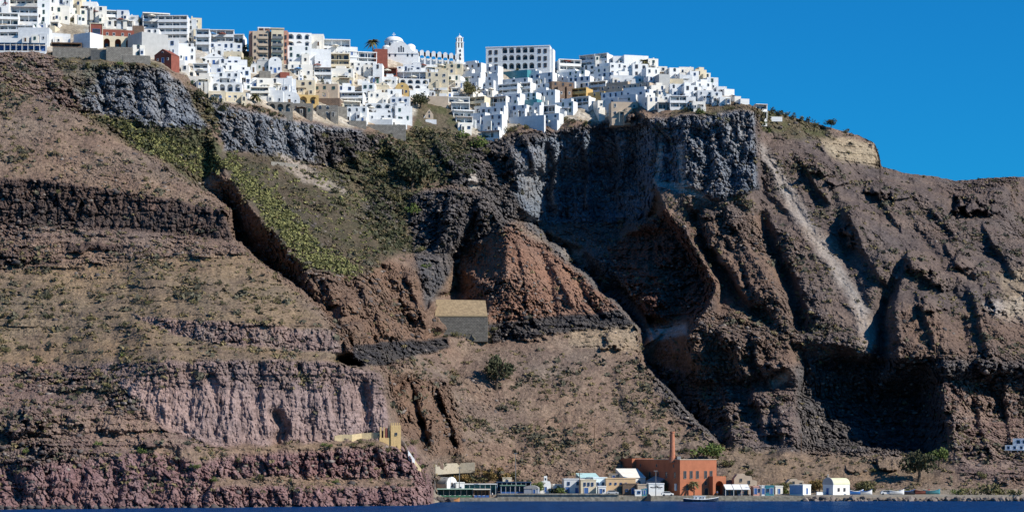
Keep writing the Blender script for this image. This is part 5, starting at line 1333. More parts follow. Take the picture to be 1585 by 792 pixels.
def boulder_row(n, xa, xb, Ya, Yb, name, label, rmin, rmax, m):
    b = MB(); tv, tf = rocky(rg)
    for i in range(n):
        px_ = rg.uniform(xa, xb); Y_ = rg.uniform(Ya, Yb); r = rg.uniform(rmin, rmax); c = AT(px_, Y_, rg.uniform(-.3, .9)); k = rg.integers(len(tv)); a = rg.uniform(0, 6)
        v = tv[k]*r
        b.add([(c.x+p[0]*math.cos(a)-p[1]*math.sin(a), c.y+p[0]*math.sin(a)+p[1]*math.cos(a), c.z+p[2]) for p in v], [tuple(f) for f in tf])
    tag(b.build(name, m), label, None, None, 'stuff')
boulder_row(330, 1236, 1740, 722, 727.5, 'shore_boulders', 'row of pale boulders along the water below the coast path', .4, 1.5, M_ROCK)
boulder_row(60, 664, 700, 706, 722, 'corner_rocks', 'dark rocks at the corner between cliff and quay', .5, 1.6, M_DROCK)
def at_port(name, x0, x1, y0, y1, Y, yaw=0, z=QZ):
    s = Y/F; o = empty(name, AT((x0+x1)/2, Y, z), yaw)
    return o, (x1-x0)*s, (y1-y0)*s, s
def simple(name, x0, x1, y0, y1, Y, label, cat, m=WHITE, yaw=0, D_=7, wins=(), doors=(), st='b', roofm=None, kind='flat', z=QZ):
    o, W, H, s = at_port(name, x0, x1, y0, y1, Y, yaw, z); tag(o, label, cat); x = W/2
    top = H if kind == 'flat' else H*.62
    b = MB(); b.box(-x, x, 0, D_, -2.0, top)
    if kind == 'flat':
        b.box(-x-.12, x+.12, -.12, D_+.12, top-.22, top+.12)
    b.build('wall', m, o)
    if kind == 'vault':
        r = MB(); r.vault(-x-.1, x+.1, -.15, D_, top, H-top, 12); r.build('roof', roofm or m, o)
    if kind == 'gable':
        r = MB(); r.prism([(-x-.2, top), (x+.2, top), (0, H)], -.2, D_); r.build('roof', roofm or m, o)
    if kind == 'lean':
        r = MB(); r.prism_x([(-.3, top), (D_, top), (D_, H)], -x-.2, x+.2); r.build('roof', roofm or m, o)
    for (f, z_, w_, h_) in wins: window(o, f*x, z_, w_, h_, st)
    for (f, w_, h_) in doors: door(o, f*x, 0.02, w_, h_, 'b')
    return o, W, H
# --- barrel-vaulted boat house at the cliff foot: gable to the right, long wall to the viewer
o = empty('vaulted_boathouse', AT(699, 732, 1.15), 52); tag(o, 'pink-walled house with grey barrel vault and rounded white gable at the foot of the cliff', 'house')
b = MB(); b.box(-2.6, 2.6, 0, 8.5, -2, 4.3); b.build('wall', mat('pale_pink_plaster', (.66, .53, .43), .9, .15, .5, .2), o)
g = MB(); g.vault(-2.6, 2.6, -.12, .25, 4.3, 2.4, 14); g.box(-2.6, 2.6, -.12, -.005, -1, 4.3); g.build('gable', WHITE, o)
r = MB(); r.vault(-2.75, 2.75, .25, 8.6, 4.28, 2.3, 14); r.build('roof', VAULT, o)
window(o, 0, 3.6, .7, 1.3, 'n', y=-.12); door(o, 0, 0.05, 1.1, 2.2, 'n', y=-.12)
for yy_ in (2.5, 6.0): window(o, -2.6, 1.9, .6, 1.1, 'n', y=yy_, rz=-math.pi/2)
simple('white_store', 706, 719, 746, 764, 731, 'small bright white cube beside the vaulted pink boathouse', 'building', WHITE, 14, 5, [(0, 1.6, .7, .9)], [(-.5, .9, 2)])
# --- waterfront tavernas
def taverna(x0, x1, y0, Y, label, roofm, wallm, nb, y1=764.5, depth=6, blue=BLUEP, zb=QZ, postm=WHITE2, glaze=True):
    o, W, H, s = at_port('taverna', x0, x1, y0, y1, Y, 2, zb); tag(o, label, 'restaurant'); x = W/2
    b = MB(); b.box(-x, x, depth*.6, depth, -1, H-.2); b.box(-x, -x+.25, 0, depth*.6, -1, H-.2); b.box(x-.25, x, 0, depth*.6, -1, H-.2); b.box(-x, x, 0, depth*.6, -1, .03); b.build('wall', wallm, o)
    r = MB(); r.box(-x-.2, x+.2, -.7, depth+.2, H-.2, H+.05); r.build('roof', roofm, o)
    for i in range(nb+1):
        p = MB(); px_ = -x+.15+(W-.3)*i/nb; p.box(px_-.05, px_+.05, -.5, -.4, -.6, H-.2); p.build('post', postm, o)
    for i in range(nb if glaze else 0):
        px_ = -x+W*(i+.5)/nb; window(o, px_, .6, W/nb*.6, min(1.9, H*.55), 'b', y=depth*.6)
    p = MB(); p.box(-x+.2, x-.2, -.46, -.38, .03, .75); p.build('railing', blue, o)
    return o
taverna(718, 768, 745, 735, 'flat-roofed taverna with pale roof and teal glazed front behind the green awning', WHITE2, TEAL, 6, 765, zb=1.15)
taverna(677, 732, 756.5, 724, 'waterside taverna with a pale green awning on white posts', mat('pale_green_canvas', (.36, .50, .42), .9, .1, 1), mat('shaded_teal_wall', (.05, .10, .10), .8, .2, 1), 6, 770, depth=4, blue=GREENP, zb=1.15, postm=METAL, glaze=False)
taverna(733, 758, 757, 724, 'waterside terrace with a cream awning right of the green one', CANVAS, BROWN, 4, 770, depth=4, zb=1.15, postm=WOOD, glaze=False)
taverna(769, 822, 732, 742, 'dark blue two-level glass pergola restaurant behind the quay', mat('dark_blue_roof', (.03, .06, .13), .6, .2, 1), BLUEP, 7, 750, 6)
taverna(775, 812, 751, 735, 'low green-roofed terrace below the dark blue pergola', mat('dull_green_roof', (.13, .24, .18), .8, .2, 1), BLUEP, 5)
def table_set(px_, Y):
    o = empty('cafe_table', AT(px_, Y, 1.15), px_*7 % 90)
    inst('ttop', lambda: (lambda b: (b.cyl(0, 0, .70, .75, .45, .45, 12), b.mesh('table_top', WHITE))[1])(MB()), 'table_top', o, (0, 0, 0))
    inst('tleg', lambda: (lambda b: (b.cyl(0, 0, 0, .70, .05, .05, 8), b.cyl(0, 0, 0, .03, .25, .25, 10), b.mesh('leg', METAL))[1])(MB()), 'leg', o, (0, 0, 0))
    tag(o, 'small round white table under the quayside awnings', 'table', 'tables under the quayside awnings')
for i in range(10): table_set(681+i*7.5, 722.4 - .9*(i % 2))
o, W, H = simple('grey_vault_hut', 811, 833, 751, 764.5, 732, 'blue-grey vaulted hut directly behind the quay wall', 'hut', mat('blue_grey_render', (.30, .33, .39), .9, .15, 1), -6, 6, [], [(.45, .8, 1.6)], kind='vault', roofm=VAULT)
simple('white_cottage', 856, 874, 750, 764, 742, 'low white cottage half hidden by bushes right of the stepped chapel', 'house', WHITE3, 10, 5, [(.4, .9, .7, .9)], [(-.4, .9, 1.9)])
simple('cream_shed', 778, 792, 742, 752, 748, 'small cream shed on the bank above the dark blue pergola', 'shed', CREAM, 8, 4, [(0, .7, .8, .8)], [], z=5.2)
simple('stone_shed', 942, 958, 733, 743, 748, 'little stone shed on the bank above the peach-ochre building', 'shed', TAN, -6, 4, [], [(0, .9, 1.6)], z=6.5)
simple('white_annex', 926, 938, 752, 764, 732, 'small white annex in front of the pale blue house', 'house', WHITE, 4, 4, [(.4, .9, .6, .8)], [(-.3, .8, 1.8)])
simple('white_hut', 1200, 1212, 752, 764, 738, 'small white hut among bushes right of the turquoise shop', 'hut', WHITE3, 12, 4, [], [(0, .8, 1.7)])
# little chapel with stepped bell wall
o, W, H, s = at_port('stepped_chapel', 836, 853, 736, 764, 740, 8); tag(o, 'tiny white chapel with stepped bell gable among green bushes', 'chapel')
b = MB(); b.box(-W/2, W/2, 0, 5, -1, H*.5); b.build('wall', WHITE, o)
b = MB(); b.prism([(-W*.5, H*.5), (W*.5, H*.5), (W*.4, H*.68), (W*.16, H*.7), (W*.14, H*.98), (-W*.14, H*.98), (-W*.16, H*.7), (-W*.4, H*.68)], 0, .5); b.build('bell_gable', WHITE, o)
window(o, 0, H*.74, .5, .9, 'w', arch=True); door(o, 0, .5, .8, 1.8)
simple('white_grey_house', 873, 901, 741, 764, 737, 'white house with grey lower wall and arched doorway behind the quay', 'house', WHITE2, 4, 7, [(-.5, 3.0, .8, 1.1), (.5, 3.0, .8, 1.1)], [(-.6, 1.3, 2.3), (.4, 1, 2)])
simple('cream_cottage', 899, 923, 742, 764, 734, 'cream cottage with small balcony left of the turquoise roof', 'house', CREAM, 6, 7, [(-.5, 2.8, .7, 1.1), (0, 2.8, .7, 1.1), (.5, 2.8, .7, 1.1)], [(-.3, 1.4, 2.1)])
simple('turquoise_roof_house', 898, 928, 729, 747, 745, 'long house with a pale turquoise sloping roof on the bank', 'house', WHITE, 12, 6, [(.4, 1, .7, .9)], [], kind='lean', roofm=mat('turquoise_roof', (.42, .62, .62), .8, .15, .6), z=5)
simple('pale_blue_house', 918, 940, 739, 764, 738, 'pale blue-white house beside the ochre arched building', 'house', mat('pale_blue_plaster', (.62, .74, .80), .9, .1, .5), 14, 8, [(-.4, 2.8, .8, 1.1), (.4, 2.8, .8, 1.1)], [(.3, 1, 2)])
o, W, H = simple('ochre_arched_building', 938, 984, 740, 764, 737, 'long peach-ochre building with small square holes and arches below', 'building', mat('peach_plaster', (.60, .42, .25), .9, .18, .5, .2), 3, 8, [(-.7, 3.2, .5, .5), (-.35, 3.2, .5, .5), (.0, 3.2, .5, .5), (.35, 3.2, .5, .5)])
for f in (-.05, .42): window(o, f*W/2, .1, 2.4, 2.6, 's', arch=True, name='arched_opening')
simple('brown_cave_house', 964, 989, 748, 764, 734, 'low brown stone cave house overgrown on top', 'house', BROWN, 0, 6, [(-.5, .9, .8, .8)], [(.3, 1.2, 1.9)])
simple('white_slope_house', 966, 1000, 727, 764, 744, 'white house with a big sloping white roof against the bank', 'house', WHITE3, 16, 9, [(.4, 3, .8, 1)], [], kind='lean', z=2.4)
simple('slate_roof_house', 998, 1024, 733, 764, 741, 'white house with sloping grey roof beside the factory side wall', 'house', WHITE2, -38, 8, [], [], kind='lean', roofm=VAULT)
simple('beige_block', 987, 1005, 749, 764, 731, 'beige block with one dark doorway behind the quay', 'building', TAN, 4, 5, [], [(.5, 1.1, 2.0)])
o, W, H = simple('white_painted_block', 1004, 1028, 747.5, 764, 731, 'white flat block with a dark sketched mark on its front, left of the factory', 'building', WHITE, 6, 5)
b = MB()
for (xa, xb, za, zb) in ((-.8,-.55,.62,.70), (-.62,-.1,.58,.66), (-.2,.25,.64,.74), (.1,.8,.60,.68), (-.06,0,.5,.9), (-.4,.5,.78,.81), (.2,.6,.5,.54)): b.box(xa*W/2, xb*W/2, -.035, -.003, za*H, zb*H)
b.build('painted_mark', SHADE, o)
simple('white_kiosk', 983, 995, 758, 765, 726, 'low white kiosk in front of the beige block', 'kiosk', WHITE, 3, 2.5, [(0, .4, 1.0, .6)])
o, W, H = simple('turquoise_kiosk', 994, 1001, 757, 765, 726, 'tiny turquoise kiosk on the quay beside the white one', 'kiosk', TEAL, 3, 2, [], [(0, .7, 1.4)])
# dark triangular block at the quay step, what it is unknown
o, W, H, s = at_port('dark_triangle', 996, 1007, 764, 775, 722.4, 0, .0); tag(o, 'dark triangular heap at the step in the quay wall', 'solid')
b = MB(); b.prism([(-W/2, 0), (W/2, 0), (W/2, H*.8), (W*.3, H), (-W*.1, H*.5)], -1.6, 1.3); b.build('cover', SHADE, o)
# --- the orange factory
def factory():
    Y = 731; s = Y/F; yaw = 24
    o = empty('orange_factory', AT(1052.5, Y, QZ-.5), yaw); tag(o, 'large orange stucco factory with tall windows and an arched porch on the quay', 'factory')
    c = math.cos(math.radians(yaw))
    W = 59*s/c; H = 55.5*s; L_ = 40.0
    b = MB(); b.box(0, W, 0, L_, -2, H-.5); t = .35
    for q in ((0, W, 0, t), (0, W, L_-t, L_), (0, t, t, L_-t), (W-t, W, t, L_-t)): b.box(*q, H-.5, H)
    b.build('wall', TERRA, o)
    b = MB(); b.box(.4, W-.4, .4, L_-.4, H-.48, H-.40); b.build('roof', GREY, o)
    b = MB(); b.box(-.12, W+.12, -.12, .25, H, H+.18); b.box(-.12, .25, .25, L_, H, H+.18); b.build('coping', mat('pale_coping', (.55, .48, .38), .9, .1, 1), o)
    for f in (.135, .305, .475, .70, .85):
        wq = window(o, f*W, H*.49, .95, 2.5, 's'); 
        p = MB(); p.box(-.04, .04, -.06, -.045, 0, 2.5); p.box(-.47, .47, -.06, -.045, 1.2, 1.28); p.build('glazing_bar', WOOD, wq)
    window(o, .70*W, H*.30, .8, 1.2, 's'); window(o, .2*W, H*.16, 1.0, 1.4, 's')
    window(o, .715*W, .05, 1.3, 2.6, 's', arch=True, name='arched_door')
    for i in range(6):
        window(o, 0, H*.50, .95, 1.9, 's', y=3.5+6*i, rz=-math.pi/2)
        if i % 2 == 0: window(o, 0, H*.80, .8, .9, 's', y=4.5+6*i, rz=-math.pi/2)
    b = MB(); b.box(-.5, -.05, 2, 3.0, H*.14, H*.14+2.3); b.build('wall_box', WHITE2, o)
    # arched porch at the right corner
    x0 = W*.78; x1 = W+1.9; ph = H*.54
    a = MB(); a.arcade(x0, x1, -.5, ph, -3.0, -2.4, 1, 2.9, 5.4, 0, 14, 0); a.box(x0, x0+.5, -2.4, -.02, -2, ph-.01); a.box(x1-.5, x1, -2.4, 4, -2, ph-.01); a.box(x0+.5, x1-.5, -2.4, -.02, ph-.4, ph-.01)
    a.build('porch', TERRA, o)
    b = MB(); b.box(x0+.6, x1-.6, -.2, -.04, 0, 3.3); b.build('shadowed_doorway', WOOD, o)
    # upper wing carried back into the hill
    b = MB(); b.box(-1.5, 7, L_-8, L_+9, H*.62, H+.35); b.build('rear_wing', TERRA, o)
    b = MB(); b.box(.6, 2.0, 3, 4.2, H-.4, H+1.1); b.build('roof_tank', METAL, o)
    # chimney
    ch = MB(); hh = 44*s; ch.cyl(-.2, 5.0, H-1, H+.9, 1.25, 1.2, 18); ch.cyl(-.2, 5.0, H+.9, H+hh-.5, .98, .72, 18); ch.cyl(-.2, 5.0, H+hh-.5, H+hh, .86, .86, 18); ch.cyl(-.2, 5, H+hh, H+hh+.02, .55, .55, 18, 1)
    ch.build('chimney', [mat('chimney_brick', (.42, .17, .10), .9, .25, 1.5, .4), SHADE], o)
factory()
# --- moored boat in front of it
def boat(name, px_, Y, L_, yaw, label, hull, stripe, cabin=True, z=0.0, cat='boat', group=None):
    o = empty(name, AT(px_, Y, z), yaw); tag(o, label, cat, group)
    n = 10; b = MB(); secs = []
    for i in range(n+1):
        u = i/n; w_ = L_*.15*math.sin(math.pi*min(1, .18+u*.82))**.6 if u < .98 else .02; w_ = max(w_, .03)
        sheer = .75+.55*(2*u-1)**2*(1.3 if u > .5 else .7)
        secs.append([(-L_/2+L_*u, -w_, sheer), (-L_/2+L_*u, -w_*.75, .15), (-L_/2+L_*u, 0, -.35), (-L_/2+L_*u, w_*.75, .15), (-L_/2+L_*u, w_, sheer)])
    vs = [p for sct in secs for p in sct]; fs = []
    for i in range(n):
        for j in range(4): fs.append((i*5+j, i*5+j+1, (i+1)*5+j+1, (i+1)*5+j))
        fs.append((i*5, (i+1)*5, (i+1)*5+4, i*5+4))
    fs += [tuple(range(5)), tuple(n*5+4-j for j in range(5))]
    b.add(vs, fs); b.build('hull', hull, o)
    b = MB()
    for i in range(n):
        for j in (0, 4):
            p, q = Vector(secs[i][j]), Vector(secs[i+1][j]); b.tube(p, q, .09, .09, 5)
    b.build('gunwale', stripe, o)
    if cabin:
        c = MB(); c.box(-L_*.22, L_*.12, -L_*.08, L_*.08, .6, 1.75, 0, .08); c.box(-L_*.24, L_*.14, -L_*.09, L_*.09, 1.75, 1.87); cb = c.build('cabin', WHITE, o)
        for f in (-.14, -.02, .06): window(cb, f*L_, 1.05, .55, .4, 'w', y=-L_*.078)
        m_ = MB(); m_.cyl(L_*.22, 0, .6, 4.2, .06, .04, 6); m_.build('mast', WOOD, o)
    return o
NAVY = mat('navy_hull_paint', (.015, .022, .04), .4, .15, 1, 0, 3, .5)
boat('fishing_boat', 1085, 715, 11.5, 3, 'dark navy fishing boat with white cabin moored before the orange factory', NAVY, WHITE)
boat('rowing_boat', 1326, 731, 4.6, 8, 'bright blue rowing boat pulled up beside the vaulted white chapel', mat('bright_blue_hull', (.04, .16, .45), .5, .1, 1), WHITE, False, QZ+.2)
boat('rowing_boat', 1340, 731, 4.2, -6, 'white rowing boat pulled up on the coast path', WHITE, BLUEP, False, QZ+.2)
boat('rowing_boat', 1388, 731, 5.0, 5, 'white boat with pale stripe lying beside the parked blue ones', WHITE2, WHITE, False, QZ+.2)
boat('rowing_boat', 1404, 732, 5.2, -3, 'dark blue boat drawn up below the tall trees', NAVY, BLUEP, False, QZ+.2)
boat('covered_boat', 1428, 732, 5.0, 4, 'red-covered boat drawn up on the coast path', RED, RED, False, QZ+.3)
boat('covered_boat', 1442, 732, 5.6, -4, 'teal-covered boat drawn up right of the red one', TEAL, TEAL, False, QZ+.3)
boat('rowing_boat', 702, 714, 4.0, 10, 'orange-brown wooden boat floating at the quay corner', mat('orange_hull', (.42, .19, .07), .6, .2, 1), WOOD, False, 0)
# --- cafe and shops right of the factory
def cafe():
    o, W, H, s = at_port('quay_cafe', 1122, 1161, 749, 766.5, 730, 4, QZ-.5); tag(o, 'quayside cafe with broad white awnings right of the orange factory', 'cafe'); x = W/2
    b = MB(); b.box(-x, x, 3.5, 7, -1, H*.85); b.box(-x, x, 0, 3.5, -1, .03); b.build('wall', BROWN, o)
    for i in range(3):
        xa = -x+W*i/3+.1; xb = -x+W*(i+1)/3-.1; a = MB()
        a.add([(xa, -.8, H*.58), (xb, -.8, H*.58), (xb, 3.6, H), (xa, 3.6, H), (xa, -.8, H*.54), (xb, -.8, H*.54), (xb, 3.6, H*.96), (xa, 3.6, H*.96)], [(0,1,2,3), (7,6,5,4), (0,4,5,1), (1,5,6,2), (2,6,7,3), (3,7,4,0)])
        a.build('awning', WHITE, o)
    for i in range(4):
        p = MB(); px_ = -x+.1+(W-.2)*i/3; p.box(px_-.06, px_+.06, -.7, -.58, -.5, H*.56); p.build('post', WHITE, o)
    for i in range(4): window(o, -x+W*(i+.5)/4, .3, 1.1, 1.8, 'b', y=3.5)
cafe()
simple('shop', 1166, 1178, 754, 766, 731, 'pink-fronted little shop beside the cafe awnings', 'shop', mat('salmon_plaster', (.58, .33, .27), .9, .15, 1), 4, 5, [(.5, .8, .8, 1.1)], [(-.4, 1, 2)])
simple('shop', 1177, 1186, 753, 766, 731, 'narrow white shop between the pink and the turquoise fronts', 'shop', WHITE, 4, 5, [], [(0, 1, 2)])
simple('shop', 1185, 1198, 753, 766, 731, 'little shop with a turquoise front and open doorway', 'shop', TEAL, 4, 5, [(-.5, .8, .9, 1.1)], [(.4, 1, 2)])
def ruinblock(x0, x1, y0, y1, Y, label):
    o, W, H, s = at_port('stone_ruin', x0, x1, y0, y1, Y, 6, CZ+(HY-y1)/F*Y-.5); tag(o, label, 'ruin'); x = W/2
    b = MB(); b.prism([(-x, -3), (x, -3), (x, H*.45), (x*.6, H*.5), (x*.5, H*.8), (0, H*.85), (-.1*x, H), (-x*.7, H*.95), (-x, H*.6)], 0, 4); b.build('wall', TAN, o)
    window(o, -x*.4, H*.4, .8, 1.0, 's'); window(o, x*.3, H*.2, .8, 1.2, 's')
ruinblock(1136, 1172, 730, 750, 747, 'broken beige stone ruin on the slope behind the cafe')
ruinblock(1218, 1252, 738, 752, 745, 'low grey stone ruin behind the blue-sided shed')
o, W, H = simple('blue_shed', 1240, 1258, 751.5, 766, 731, 'small shed with a blue long side and white front near the chapel', 'shed', WHITE, 40, 6, [], [(0, .8, 2)])
b = MB(); b.box(-W/2-.05, -W/2-.005, .05, 5.95, .02, H-.3); b.build('blue_side', mat('faded_blue_paint', (.22, .36, .58), .8, .15, 1), o)
def port_chapel():
    o = empty('vaulted_chapel', AT(1289.5, 729, QZ-.2), 34); tag(o, 'white barrel-vaulted chapel with pale yellow-green roof on the coast path', 'chapel')
    L_, W, h = 7.4, 5.0, 3.4
    b = MB(); b.box(0, L_, 0, W, -1.5, h); b.build('wall', WHITE, o)
    r = MB(); r.prism_x([(W/2+(W/2+.1)*math.cos(math.pi*i/14), h+2.2*math.sin(math.pi*i/14)) for i in range(15)], .22, L_+.1); r.build('roof', mat('pale_lime_roof', (.62, .62, .42), .9, .12, .6), o)
    g = MB(); g.prism_x([(W/2+(W/2+.2)*math.cos(math.pi*i/14), h+2.45*math.sin(math.pi*i/14)) for i in range(15)], -.1, .2); g.build('gable', GREY, o)  # white gable given grey: the shade of its left side is painted in
    for f in (.33, .68): window(o, f*L_, 1.3, .8, 1.0, 'n')
    door(o, -.1, .02, 1.2, 2.2, 'b', y=W/2, rz=-math.pi/2)
    c = MB(); c.box(-.05, .05, W/2-.05, W/2+.05, h+2.4, h+3.4); c.box(-.05, .05, W/2-.35, W/2+.35, h+2.95, h+3.05); c.build('cross', WHITE, o)
    b = MB(); b.box(-4.5, -.3, 3, 3.3, -1, 1.0); b.build('yard_wall', WHITE2, o)
port_chapel()
# ochre gatehouse on the mule path
def gatehouse():
    o, W, H, s = at_port('ochre_gatehouse', 588, 621, 655, 682, 688, 6, CZ+(HY-681)/F*688); tag(o, 'crenellated ochre gatehouse ruin on the ledge of the mule path', 'gatehouse'); x = W/2
    Yg = min(terr(x_, 681) for x_ in (590, 600, 610, 618)); o.location.y = Yg-1.0; o.location.x = PX(604, Yg-1); o.location.z = CZ+(HY-681)/F*(Yg-1)
    m = mat('warm_ochre_stone', (.62, .43, .20), .95, .2, 1.2, .4)
    b = MB(); b.box(.05*x, x, 0, 4, -4, H*.85)
    for i in range(5): b.box(.05*x+i*.19*x, .05*x+i*.19*x+.1*x, 0, .5, H*.85, H)
    b.build('tower', m, o)
    b = MB()
    for f in (-.95, -.62, -.2): b.box(f*x, f*x+.5, .5, 1.1, -4, H*.75)
    b.box(-x, 0, .3, 1.2, -4, .8); b.build('broken_wall', m, o)
    window(o, .55*x, H*.3, .7, .8, 's'); b = MB(); b.box(-.45*x, -.28*x, .4, .48, .8, H*.7); b.build('red_panel', RED, o)
gatehouse()
def path_wall(pts, name, label, m, h=1.2, th=.5):
    o = empty(name, ground(*pts[0])); tag(o, label, 'wall')
    q = [ground(*p) for p in pts]
    b = MB(); o0 = o.location
    for p, r in zip(q[:-1], q[1:]):
        p = p-o0; r = r-o0; p.y -= .6; r.y -= .6
        b.add([(p.x, p.y, p.z-1.5), (r.x, r.y, r.z-1.5), (r.x, r.y, r.z+h), (p.x, p.y, p.z+h), (p.x, p.y+th, p.z-1.5), (r.x, r.y+th, r.z-1.5), (r.x, r.y+th, r.z+h), (p.x, p.y+th, p.z+h)],
              [(0,1,2,3), (7,6,5,4), (3,2,6,7), (0,3,7,4), (1,5,6,2)])
    b.build('masonry', m, o)
OST = mat('pale_ochre_wall', (.50, .40, .24), .95, .2, 1.2, .4)
path_wall([(518,681),(530,679),(545,679),(560,677),(575,676),(588,676)], 'path_wall', 'pale ochre parapet of the mule path on top of the purple cliff', OST, 1.4)
path_wall([(618,682),(626,690),(632,702),(642,716)], 'path_wall', 'zigzag whitewashed steps wall going down from the gatehouse', WHITE2, 1.1)
path_wall([(642,716),(652,730),(660,745)], 'path_wall', 'lowest stretch of the stepped path wall above the rocks', OST, 1.0)
path_wall([(674,727),(690,726),(710,725),(735,724)], 'retaining_wall', 'pale stone retaining wall above the vaulted boathouse', mat('pale_stone', (.40, .35, .27), .95, .25, 1.2, .5), 2.0)
path_wall([(420,254),(440,256),(462,259)], 'terrace_wall', 'short terrace wall on the pale patch of the upper slope', STONE, 1.0)
# road wall terrace in the middle of the cliff
def road_wall():
    Yf = min(terr(x_, 500) for x_ in (680, 700, 720, 740))-1.5; s = Yf/F
    o = empty('road_retaining_wall', P(714, 512, Yf+3.6), 0); tag(o, 'tall grey stone retaining wall carrying a tan gravel terrace in mid cliff', 'wall')
    x = 41*s; H = 22*s
    b = MB(); b.box(-x, x, 0, 3, -4, H); b.box(x-.6, x, 3, 20, -4, H); b.build('masonry', masonry('dark_masonry', (.19, .175, .15), (.13, .12, .105), (.08, .074, .066), .45), o)
    t_ = MB(); t_.add([(-x, .4, H+.02), (x, .4, H+.02), (x-1, 12, H+7.0), (-x, 12, H+7.4), (-x, .4, H-1), (x, .4, H-1), (x-1, 12, H-1), (-x, 12, H-1)], [(0,1,2,3), (0,4,5,1), (1,5,6,2), (2,6,7,3), (3,7,4,0)])
    t_.build('gravel_terrace', masonry('tan_gravel', (.35, .255, .15), (.30, .215, .125), (.24, .175, .10), .5), o)
    c = MB(); c.box(-x, x, -.15, .38, H, H+.5); c.build('parapet', mat('tan_parapet', (.30, .23, .14), .95, .2, 1), o)
road_wall()
# white villa above the right shore
yv = terr(1572, 695)-3
o = empty('shore_villa', P(1574, 695, yv), -20); tag(o, 'white flat-roofed villa on stilts above the right-hand shore', 'villa')
b = MB(); b.box(-4.2, 5, 0, 6, -.4, 1.6); b.box(-1.6, 5, 1, 6, 1.6, 4.0); b.box(-4.5, 5.3, -1.5, 0, -.4, -.1); b.build('wall', WHITE, o)
for i in range(5): inst('stilt', lambda: (lambda b: (b.box(-.12, .12, -.12, .12, -7, -.4), b.mesh('stilt', WHITE2))[1])(MB()), 'stilt', o, (-4+2.2*i, -1, 0))
for x_ in (0.4, 2.6): window(o, x_, 2.2, 1.2, 1.2, 'b', y=1)
for x_ in (-3, -.8, 1.6): window(o, x_, .2, .9, 1.0, 'b')
# lamp posts and masts
def pole(px_, py_, h_px, label, Y=None, lamp=True):
    Y = Y or terr(px_, py_)-.5; s = Y/F; h = h_px*s
    o = empty('lamp_post' if lamp else 'utility_pole', P(px_, py_, Y)); tag(o, label, 'lamp post' if lamp else 'pole')
    b = MB(); b.cyl(0, 0, -1, h, .16, .10, 8); b.build('post', WOOD if not lamp else METAL, o)
    if lamp:
        b = MB(); b.box(-.6, .6, -.2, .2, h, h+.3); b.build('lamp_head', METAL, o)
    else:
        b = MB(); b.box(-.9, .9, -.06, .06, h-.7, h-.55); b.build('cross_arm', WOOD, o)
pole(673, 766, 66, 'tall dark floodlight mast at the corner of cliff and quay', 722)
pole(711, 757, 33, 'thin dark lamp post right of the vaulted boathouse', 730)
pole(798, 764, 62, 'tall lattice-thin mast before the blue pergola restaurant', 728)
pole(1015, 765, 36, 'dark lamp post on the quay left of the factory', 727)
pole(897, 764, 34, 'wooden pole at the turquoise-roofed house', 730, False)
pole(920, 690, 34, 'lone wooden pole on the scree fan above the port', None, False)
pole(1178, 766, 30, 'thin pole standing between the little shops', 729, False)
pole(1240, 700, 30, 'wooden pole on the slope above the blue-sided shed', None, False)
tree(832, 764, 20, 22, 'l', 'round bright bush-like tree left of the stepped chapel', 21)
tree(882, 762, 22, 22, 'g', 'dark green tree beside the white house with arched doorway', 22)
tree(1030, 764, 20, 18, 'g', 'small dark tree against the factory side wall', 23)
tree(1213, 762, 20, 24, 'o', 'olive-coloured tree between the shops and the blue-sided shed', 24)
tree(1340, 764, 22, 36, 'o', 'broad olive-coloured tree right behind the vaulted chapel', 25)
tree(1268, 762, 22, 26, 'r', 'rusty brown tree just left of the vaulted chapel', 26)
# people on the quay: body one mesh, clothing and hair as parts
def person(px_, Y, z, shirt, trousers, label, stride=.18, yaw=0):
    o = empty('person', AT(px_, Y, z), yaw); tag(o, label, 'person')
    me = bpy.data.meshes.new('body')
    V = [(0,0,.95),(0,0,1.15),(0,0,1.40),(0,0,1.50),(0,0,1.58),(0,0,1.70), (-.09,0,.92),(-.10,stride*.5,.50),(-.10,stride,.08),(-.10,stride-.14,.04), (.09,0,.92),(.10,-stride*.4,.50),(.10,-stride,.08),(.10,-stride-.14,.04),
         (-.18,0,1.40),(-.23,-.03,1.13),(-.22,-.12,.90), (.18,0,1.40),(.23,.03,1.13),(.22,-.06,.88)]
    E = [(0,1),(1,2),(2,3),(3,4),(4,5),(0,6),(6,7),(7,8),(8,9),(0,10),(10,11),(11,12),(12,13),(2,14),(14,15),(15,16),(2,17),(17,18),(18,19)]
    Rr = [.14,.13,.14,.055,.08,.09,.085,.06,.045,.04,.085,.06,.045,.04,.06,.045,.035,.06,.045,.035]
    me.from_pydata(V, E, []); ob = bpy.data.objects.new('body', me); COL.objects.link(ob); ob.parent = o
    ob.modifiers.new('s', 'SKIN'); 
    for i, r_ in enumerate(Rr): me.skin_vertices[0].data[i].radius = (r_, r_)
    me.skin_vertices[0].data[0].use_root = True
    md = ob.modifiers.new('d', 'SUBSURF'); md.levels = 1; md.render_levels = 1
    me.materials.append(mat('skin', (.42, .26, .18), .7, .05, 3))
    b = MB(); b.cyl(0, 0, .98, 1.44, .165, .175, 12); b.tube((-.18, 0, 1.42), (-.24, -.03, 1.15), .075, .065); b.tube((.18, 0, 1.42), (.24, .03, 1.15), .075, .065); b.build('shirt', shirt, o, True)
    b = MB(); b.tube((-.09, 0, .98), (-.10, stride*.9, .14), .105, .07, 8); b.tube((.09, 0, .98), (.10, -stride*.9, .14), .105, .07, 8); b.cyl(0, 0, .90, 1.02, .15, .165, 10); b.build('trousers', trousers, o, True)
    b = MB(); b.dome(0, .015, 1.64, .105, .13, 10, 4); b.build('hair', WOOD, o, True)
person(762, 721.0, 1.15, WHITE, NAVY, 'person in white top walking on the low quay right of the cream awning', .2, 80)
